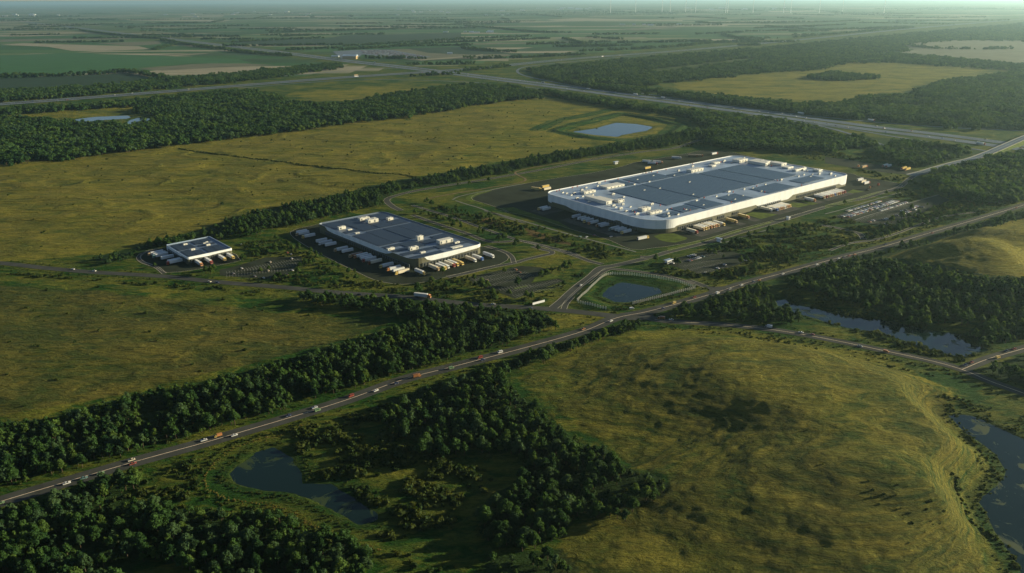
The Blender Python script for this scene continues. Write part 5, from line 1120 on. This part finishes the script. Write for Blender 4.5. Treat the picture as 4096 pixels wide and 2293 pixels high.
lot_cars(GC(A1,[(640,770),(1160,600),(1500,520),(1680,480),(1680,590),(1200,740),(1080,860),(700,830)]),E2,9,2.8,.30,'in the half-empty strip below the crowded car park','cars below the crowded car park',CC,8,90)
lot_cars(GC(A2,[(575,680),(700,610),(960,590),(960,625),(700,715),(590,720)]),E2,6.5,2.8,.8,'in the small car park near the junction','cars in the small car park',CC,9,40)
lot_cars(GC(A2,[(230,730),(400,710),(400,760),(260,745)]),E2,7,3,.7,'at the left end of the small car park near the junction','cars at the end of the small car park',['white','silver','grey'],10,10)
for c,p,col,lab in ((A2,(1640,700),'white','white car in the lower bays of the small car park'),(A2,(1280,775),'silver','silver car in the lower bays of the small car park'),(A2,(1160,835),'white','white car in the lowest row of the small car park'),(A2,(960,915),'cream','cream car in the lowest row of the small car park'),
  (Z7,(2125,405),'red','red car in the car park beside the smallest warehouse'),(Z7,(2190,492),'white','white car in the car park beside the smallest warehouse, far row'),(Z7,(1880,540),'cream','cream car in the middle of the car park beside the smallest warehouse'),(Z7,(1470,632),'white','white car near the corner of the smallest warehouse car park'),(Z7,(1350,705),'grey','grey car in the near row of the smallest warehouse car park'),(Z7,(1850,665),'cream','cream car under a tree in the smallest warehouse car park'),(Z7,(1660,745),'grey','grey car nearest the road in the smallest warehouse car park'),(Z7,(1785,770),'silver','silver car nearest the road in the smallest warehouse car park'),(Z7,(2200,660),'silver','silver car by the big tree of the smallest warehouse car park'),(Z7,(2120,720),'tan','tan car by the big tree of the smallest warehouse car park'),(Z7,(2180,430),'silver','silver car beside the red one in the smallest warehouse car park'),(Z7,(1465,290),'white','white car behind the smallest warehouse'),
  (A3,(915,515),'orange','orange car in the empty car park of the middle warehouse'),(A3,(420,700),'tan','tan car in the empty car park of the middle warehouse'),(A3,(980,560),'brown','brown car in the empty car park of the middle warehouse')):
    x,y=G(c(*p)); road_car(x,y,YB+math.pi/2,col,lab,False,.1)
# ---------------------------------------------------------------- fences, sign, gatehouses
def fence(pts, label, h=2.5, step=2.2):
    P_=np.array(smooth(GU(pts),step)); root=bpy.data.objects.new('fence',None); COL.objects.link(root); c=P_[0]; root.location=(*c,0); tag(root,label,'fence')
    mb=MB()
    for zz_ in (.5,1.2,1.85):
        for i in range(len(P_)-1):
            a=P_[i]-c; b=P_[i+1]-c; za=float(hz(*P_[i]))+zz_; zb=float(hz(*P_[i+1]))+zz_
            mb.poly([(*a,za),(*b,zb),(*b,zb+.14),(*a,za+.14)]); mb.poly([(a[0]+.05,a[1]+.05,za+.14),(b[0]+.05,b[1]+.05,zb+.14),(b[0]+.05,b[1]+.05,zb),(a[0]+.05,a[1]+.05,za)])
    mb.obj('rail',M['post'],root)
    mb=MB(); mb.box(-.28,.28,-.28,.28,-.5,h,0); mb.box(-.33,.33,-.33,.33,h,h+.14,0,.15,.15); pm=mb.mesh('post',M['post'])
    for p in P_[::max(1,len(P_)//95+1)]: link('post',pm,root,(p[0]-c[0],p[1]-c[1],float(hz(*p))))
fence([(1452,758),(1475,738),(1500,713),(1522,697),(1540,691.5)],'pale picket fence on the left side of the near basin pond')
fence([(1541,691.5),(1620,698),(1700,709),(1727,718),(1748,725)],'pale picket fence on the far side of the near basin pond')
fence([(1748,727),(1680,744),(1592,765)],'pale picket fence on the right side of the near basin pond')
fence([(1524,779),(1490,772),(1455,762)],'short pale picket fence at the lower left of the near basin pond')
x,y=G(U(1355,766)); root=bpy.data.objects.new('sign_board',None); COL.objects.link(root); root.location=(x,y,0); root.rotation_euler=(0,0,.6); tag(root,'long white sign board on posts where the entrance road meets the road','sign')
mb=MB(); mb.box(-6.5,6.5,-.15,.15,1.0,3.0,0); mb.box(-6.6,6.6,-.2,.2,3.0,3.15,1); mb.obj('board',[M['white'],M['unit_dark']],root)
for px in (-5,0,5): mb=MB(); mb.box(px-.15,px+.15,.16,.4,-.5,3.3); mb.obj('post',M['unit_dark'],root)
def gatehouse(c,p,rz,label,w=9,d=4):
    x,y=G(c(*p)); root=bpy.data.objects.new('gatehouse',None); COL.objects.link(root); root.location=(x,y,0); root.rotation_euler=(0,0,rz); tag(root,label,'gatehouse')
    mb=MB(); mb.box(-w*.3,w*.3,-d*.35,d*.35,0,3.0); mb.obj('wall',M['white'],root)
    mb=MB(); mb.box(-w/2,w/2,-d/2,d/2,3.6,4.0,0,.2,.2); mb.obj('roof',M['membrane'],root)
    mb=MB(); mb.box(-w*.25,w*.25,-d*.35-.04,-d*.35,1.1,2.3); mb.obj('window',M['glass'],root)
    for sx in (-1,1):
        for sy in (-1,1): mb=MB(); mb.box(sx*w*.46-.12,sx*w*.46+.12,sy*d*.42-.12,sy*d*.42+.12,0,3.6); mb.obj('pillar',M['unit_dark'],root)
gatehouse(A2,(1190,375),YA,'flat-roofed gatehouse across the road in front of the biggest warehouse',9,4)
gatehouse(Z4,(1180,285),YB,'flat-roofed gatehouse behind the far-left side of the biggest warehouse',10,5)
gatehouse(Z5,(1400,1130),YA,'small gatehouse beside the lane in front of the biggest warehouse',5,3)
gatehouse(A2,(310,745),YB,'low shelter at the left end of the small car park',10,5)
# ---------------------------------------------------------------- far buildings and masts
def shed(x,y,w,d,h,rz,label,group,col='white',nm='farm_shed'):
    root=bpy.data.objects.new(nm,None); COL.objects.link(root); root.location=(x,y,0); root.rotation_euler=(0,0,rz); tag(root,label,'building',group)
    mb=MB(); mb.box(-w/2,w/2,-d/2,d/2,-.5,h); mb.obj('wall',PM[col],root)
    mb=MB(); mb.prism([(-d/2-.4,h),(d/2+.4,h),(0,h+d*.16)],-w/2-.4,w/2+.4); r=mb.obj('roof',M['membrane'],root); r.rotation_euler=(0,0,math.pi/2)
STO=conv(1200,180,3.22)
x,y=G(STO(650,180)); shed(x,y,62,45,13,-.05,'cream flat store building beside the far interchange',None,'tan','store')
x,y=G(STO(455,158)); shed(x,y,34,14,6,.0,'white filling-station canopy left of the far store',None,'white','filling_station')
x,y=G(STO(1930,120)); shed(x,y,26,14,7,.1,'small white building on the dark field right of the far store',None)
rs=np.random.RandomState(9)
for u0,u1,v0,v1,cnt,lab in ((1120,1240,80,83,7,'white farm shed in the row on the far dark field'),(1560,1720,62,65,6,'white farm shed by the far groves right of centre'),(0,160,36,42,8,'white building of the far village at the left edge'),(1350,1500,21,25,14,'pale building of the far town below the horizon'),(1000,1340,24,40,14,'pale building scattered on the far plain'),(1700,2000,20,26,12,'pale building of the far town near the masts'),(400,860,26,44,10,'pale building scattered on the far left plain')):
    for i in range(cnt):
        x,y=G(U(rs.uniform(u0,u1),rs.uniform(v0,v1))); k=y/9000
        shed(x,y,rs.uniform(25,60)*max(1,k),rs.uniform(12,22)*max(1,k),rs.uniform(5,9)*max(1,k*.8),rs.uniform(-.2,.2),lab,lab.replace('white ','').replace('pale ','')+' group')
mb=MB(); mb.cyl((0,0,0),'z',5.0,2.6,248,12); mb.cyl((0,0,0),'z',9,8,3,12); TM=mb.mesh('shaft',M['mast'])
mb=MB(); mb.box(-6,9,-3,3,248,253.5,0,.6,.6); mb.cyl((-7.5,0,250.5),'x',1.6,2.4,1.6,10); NM=mb.mesh('head',M['mast'])
for px in (1536,1599,1666,1686,1725,1750,1826,1831,1895,1972,1990,2062,2120,2225):
    x,y=G(U(px,23)); k=.75; x*=k; y*=k
    o=bpy.data.objects.new('mast',None); COL.objects.link(o); o.location=(x,y,-.2); tag(o,'tall thin pale mast standing on the far plain against the horizon','mast','masts on the horizon'); link('shaft',TM,o); link('head',NM,o)
# cars of the far store, too many and too small to count
mb=MB(); Pq=np.array(GC(STO,[(780,75),(1100,70),(1600,150),(1300,165),(800,110)])); lo=Pq.min(0);hi=Pq.max(0)
struct(ear('car_park',[tuple(p) for p in GC(STO,[(420,85),(780,65),(1150,62),(1700,160),(1300,175),(800,125),(760,160),(540,185)])],.75,M['highway']))
for yy in np.arange(lo[1],hi[1],13):
    for xx in np.arange(lo[0],hi[0],3.4):
        if rs.uniform()<.5 and inside(np.array([xx]),np.array([yy]),[tuple(p) for p in Pq])[0]: mb.box(xx,xx+2,yy,yy+4.6,.8,1.6,int(rs.randint(3))); mb.box(xx+.2,xx+1.8,yy+1,yy+3.4,1.6,2.2,3)
tag(mb.obj('parked_cars',[PM['white'],PM['red'],PM['grey'],M['glass']]),'rows of tiny parked cars beside the far store','cars',None,'stuff')
# ---------------------------------------------------------------- air, sky, sun, camera
hb=MB(); hb.box(-100000,100000,-100000,100000,-3.5,262); haze=hb.obj('haze',[]); tag(haze,None,None,None,'stuff')
hm=bpy.data.materials.new('haze_air'); hm.use_nodes=True; nt=hm.node_tree; nt.nodes.remove(nt.nodes['Principled BSDF'])
pv=nt.nodes.new('ShaderNodeVolumePrincipled'); pv.inputs['Color'].default_value=(.58,.88,1.0,1); pv.inputs['Density'].default_value=3.2e-5; pv.inputs['Anisotropy'].default_value=.6
nt.links.new(pv.outputs[0],nt.nodes['Material Output'].inputs['Volume']); haze.data.materials.append(hm)
SUN_AZ,SUN_EL=math.radians(76),math.radians(12.5)    # azimuth from the view direction towards the right
W=bpy.data.worlds.new('World'); SC.world=W; W.use_nodes=True; nt=W.node_tree; bg=nt.nodes['Background']
sky=nt.nodes.new('ShaderNodeTexSky'); sky.sky_type='NISHITA'; sky.sun_disc=False; sky.sun_elevation=SUN_EL; sky.sun_rotation=SUN_AZ
sky.altitude=200; sky.air_density=.75; sky.dust_density=.6; sky.ozone_density=1.5; nt.links.new(sky.outputs[0],bg.inputs[0]); bg.inputs[1].default_value=.05
L=bpy.data.lights.new('sun','SUN'); L.energy=5.0; L.angle=math.radians(.6); L.color=(1,.88,.57)
so=bpy.data.objects.new('sun',L); COL.objects.link(so)
d=Vector((math.sin(SUN_AZ)*math.cos(SUN_EL),math.cos(SUN_AZ)*math.cos(SUN_EL),math.sin(SUN_EL))); so.rotation_euler=d.to_track_quat('Z','Y').to_euler(); so.location=(200,200,400)
cam=bpy.data.cameras.new('camera'); co=bpy.data.objects.new('camera',cam); COL.objects.link(co); SC.camera=co
cam.sensor_fit='HORIZONTAL'; cam.sensor_width=36; cam.lens=36*FOC/4096; cam.clip_start=1; cam.clip_end=200000
fw=Vector((0,CP,-SP)); up=Vector((0,SP,CP)); rt=Vector((1,0,0))
r2=rt*CR-up*SR; u2=rt*SR+up*CR
co.matrix_world=Matrix(((r2.x,u2.x,-fw.x,0),(r2.y,u2.y,-fw.y,0),(r2.z,u2.z,-fw.z,CAM_H),(0,0,0,1)))
vs=SC.view_settings; SC.display_settings.display_device='sRGB'; vs.view_transform='Standard'; vs.look='None'; vs.gamma=1; vs.exposure=1.24
SC.cycles.max_bounces=4; SC.cycles.diffuse_bounces=2; SC.cycles.glossy_bounces=2; SC.cycles.volume_bounces=0; SC.cycles.transparent_max_bounces=4
SC.cycles.use_denoising=True
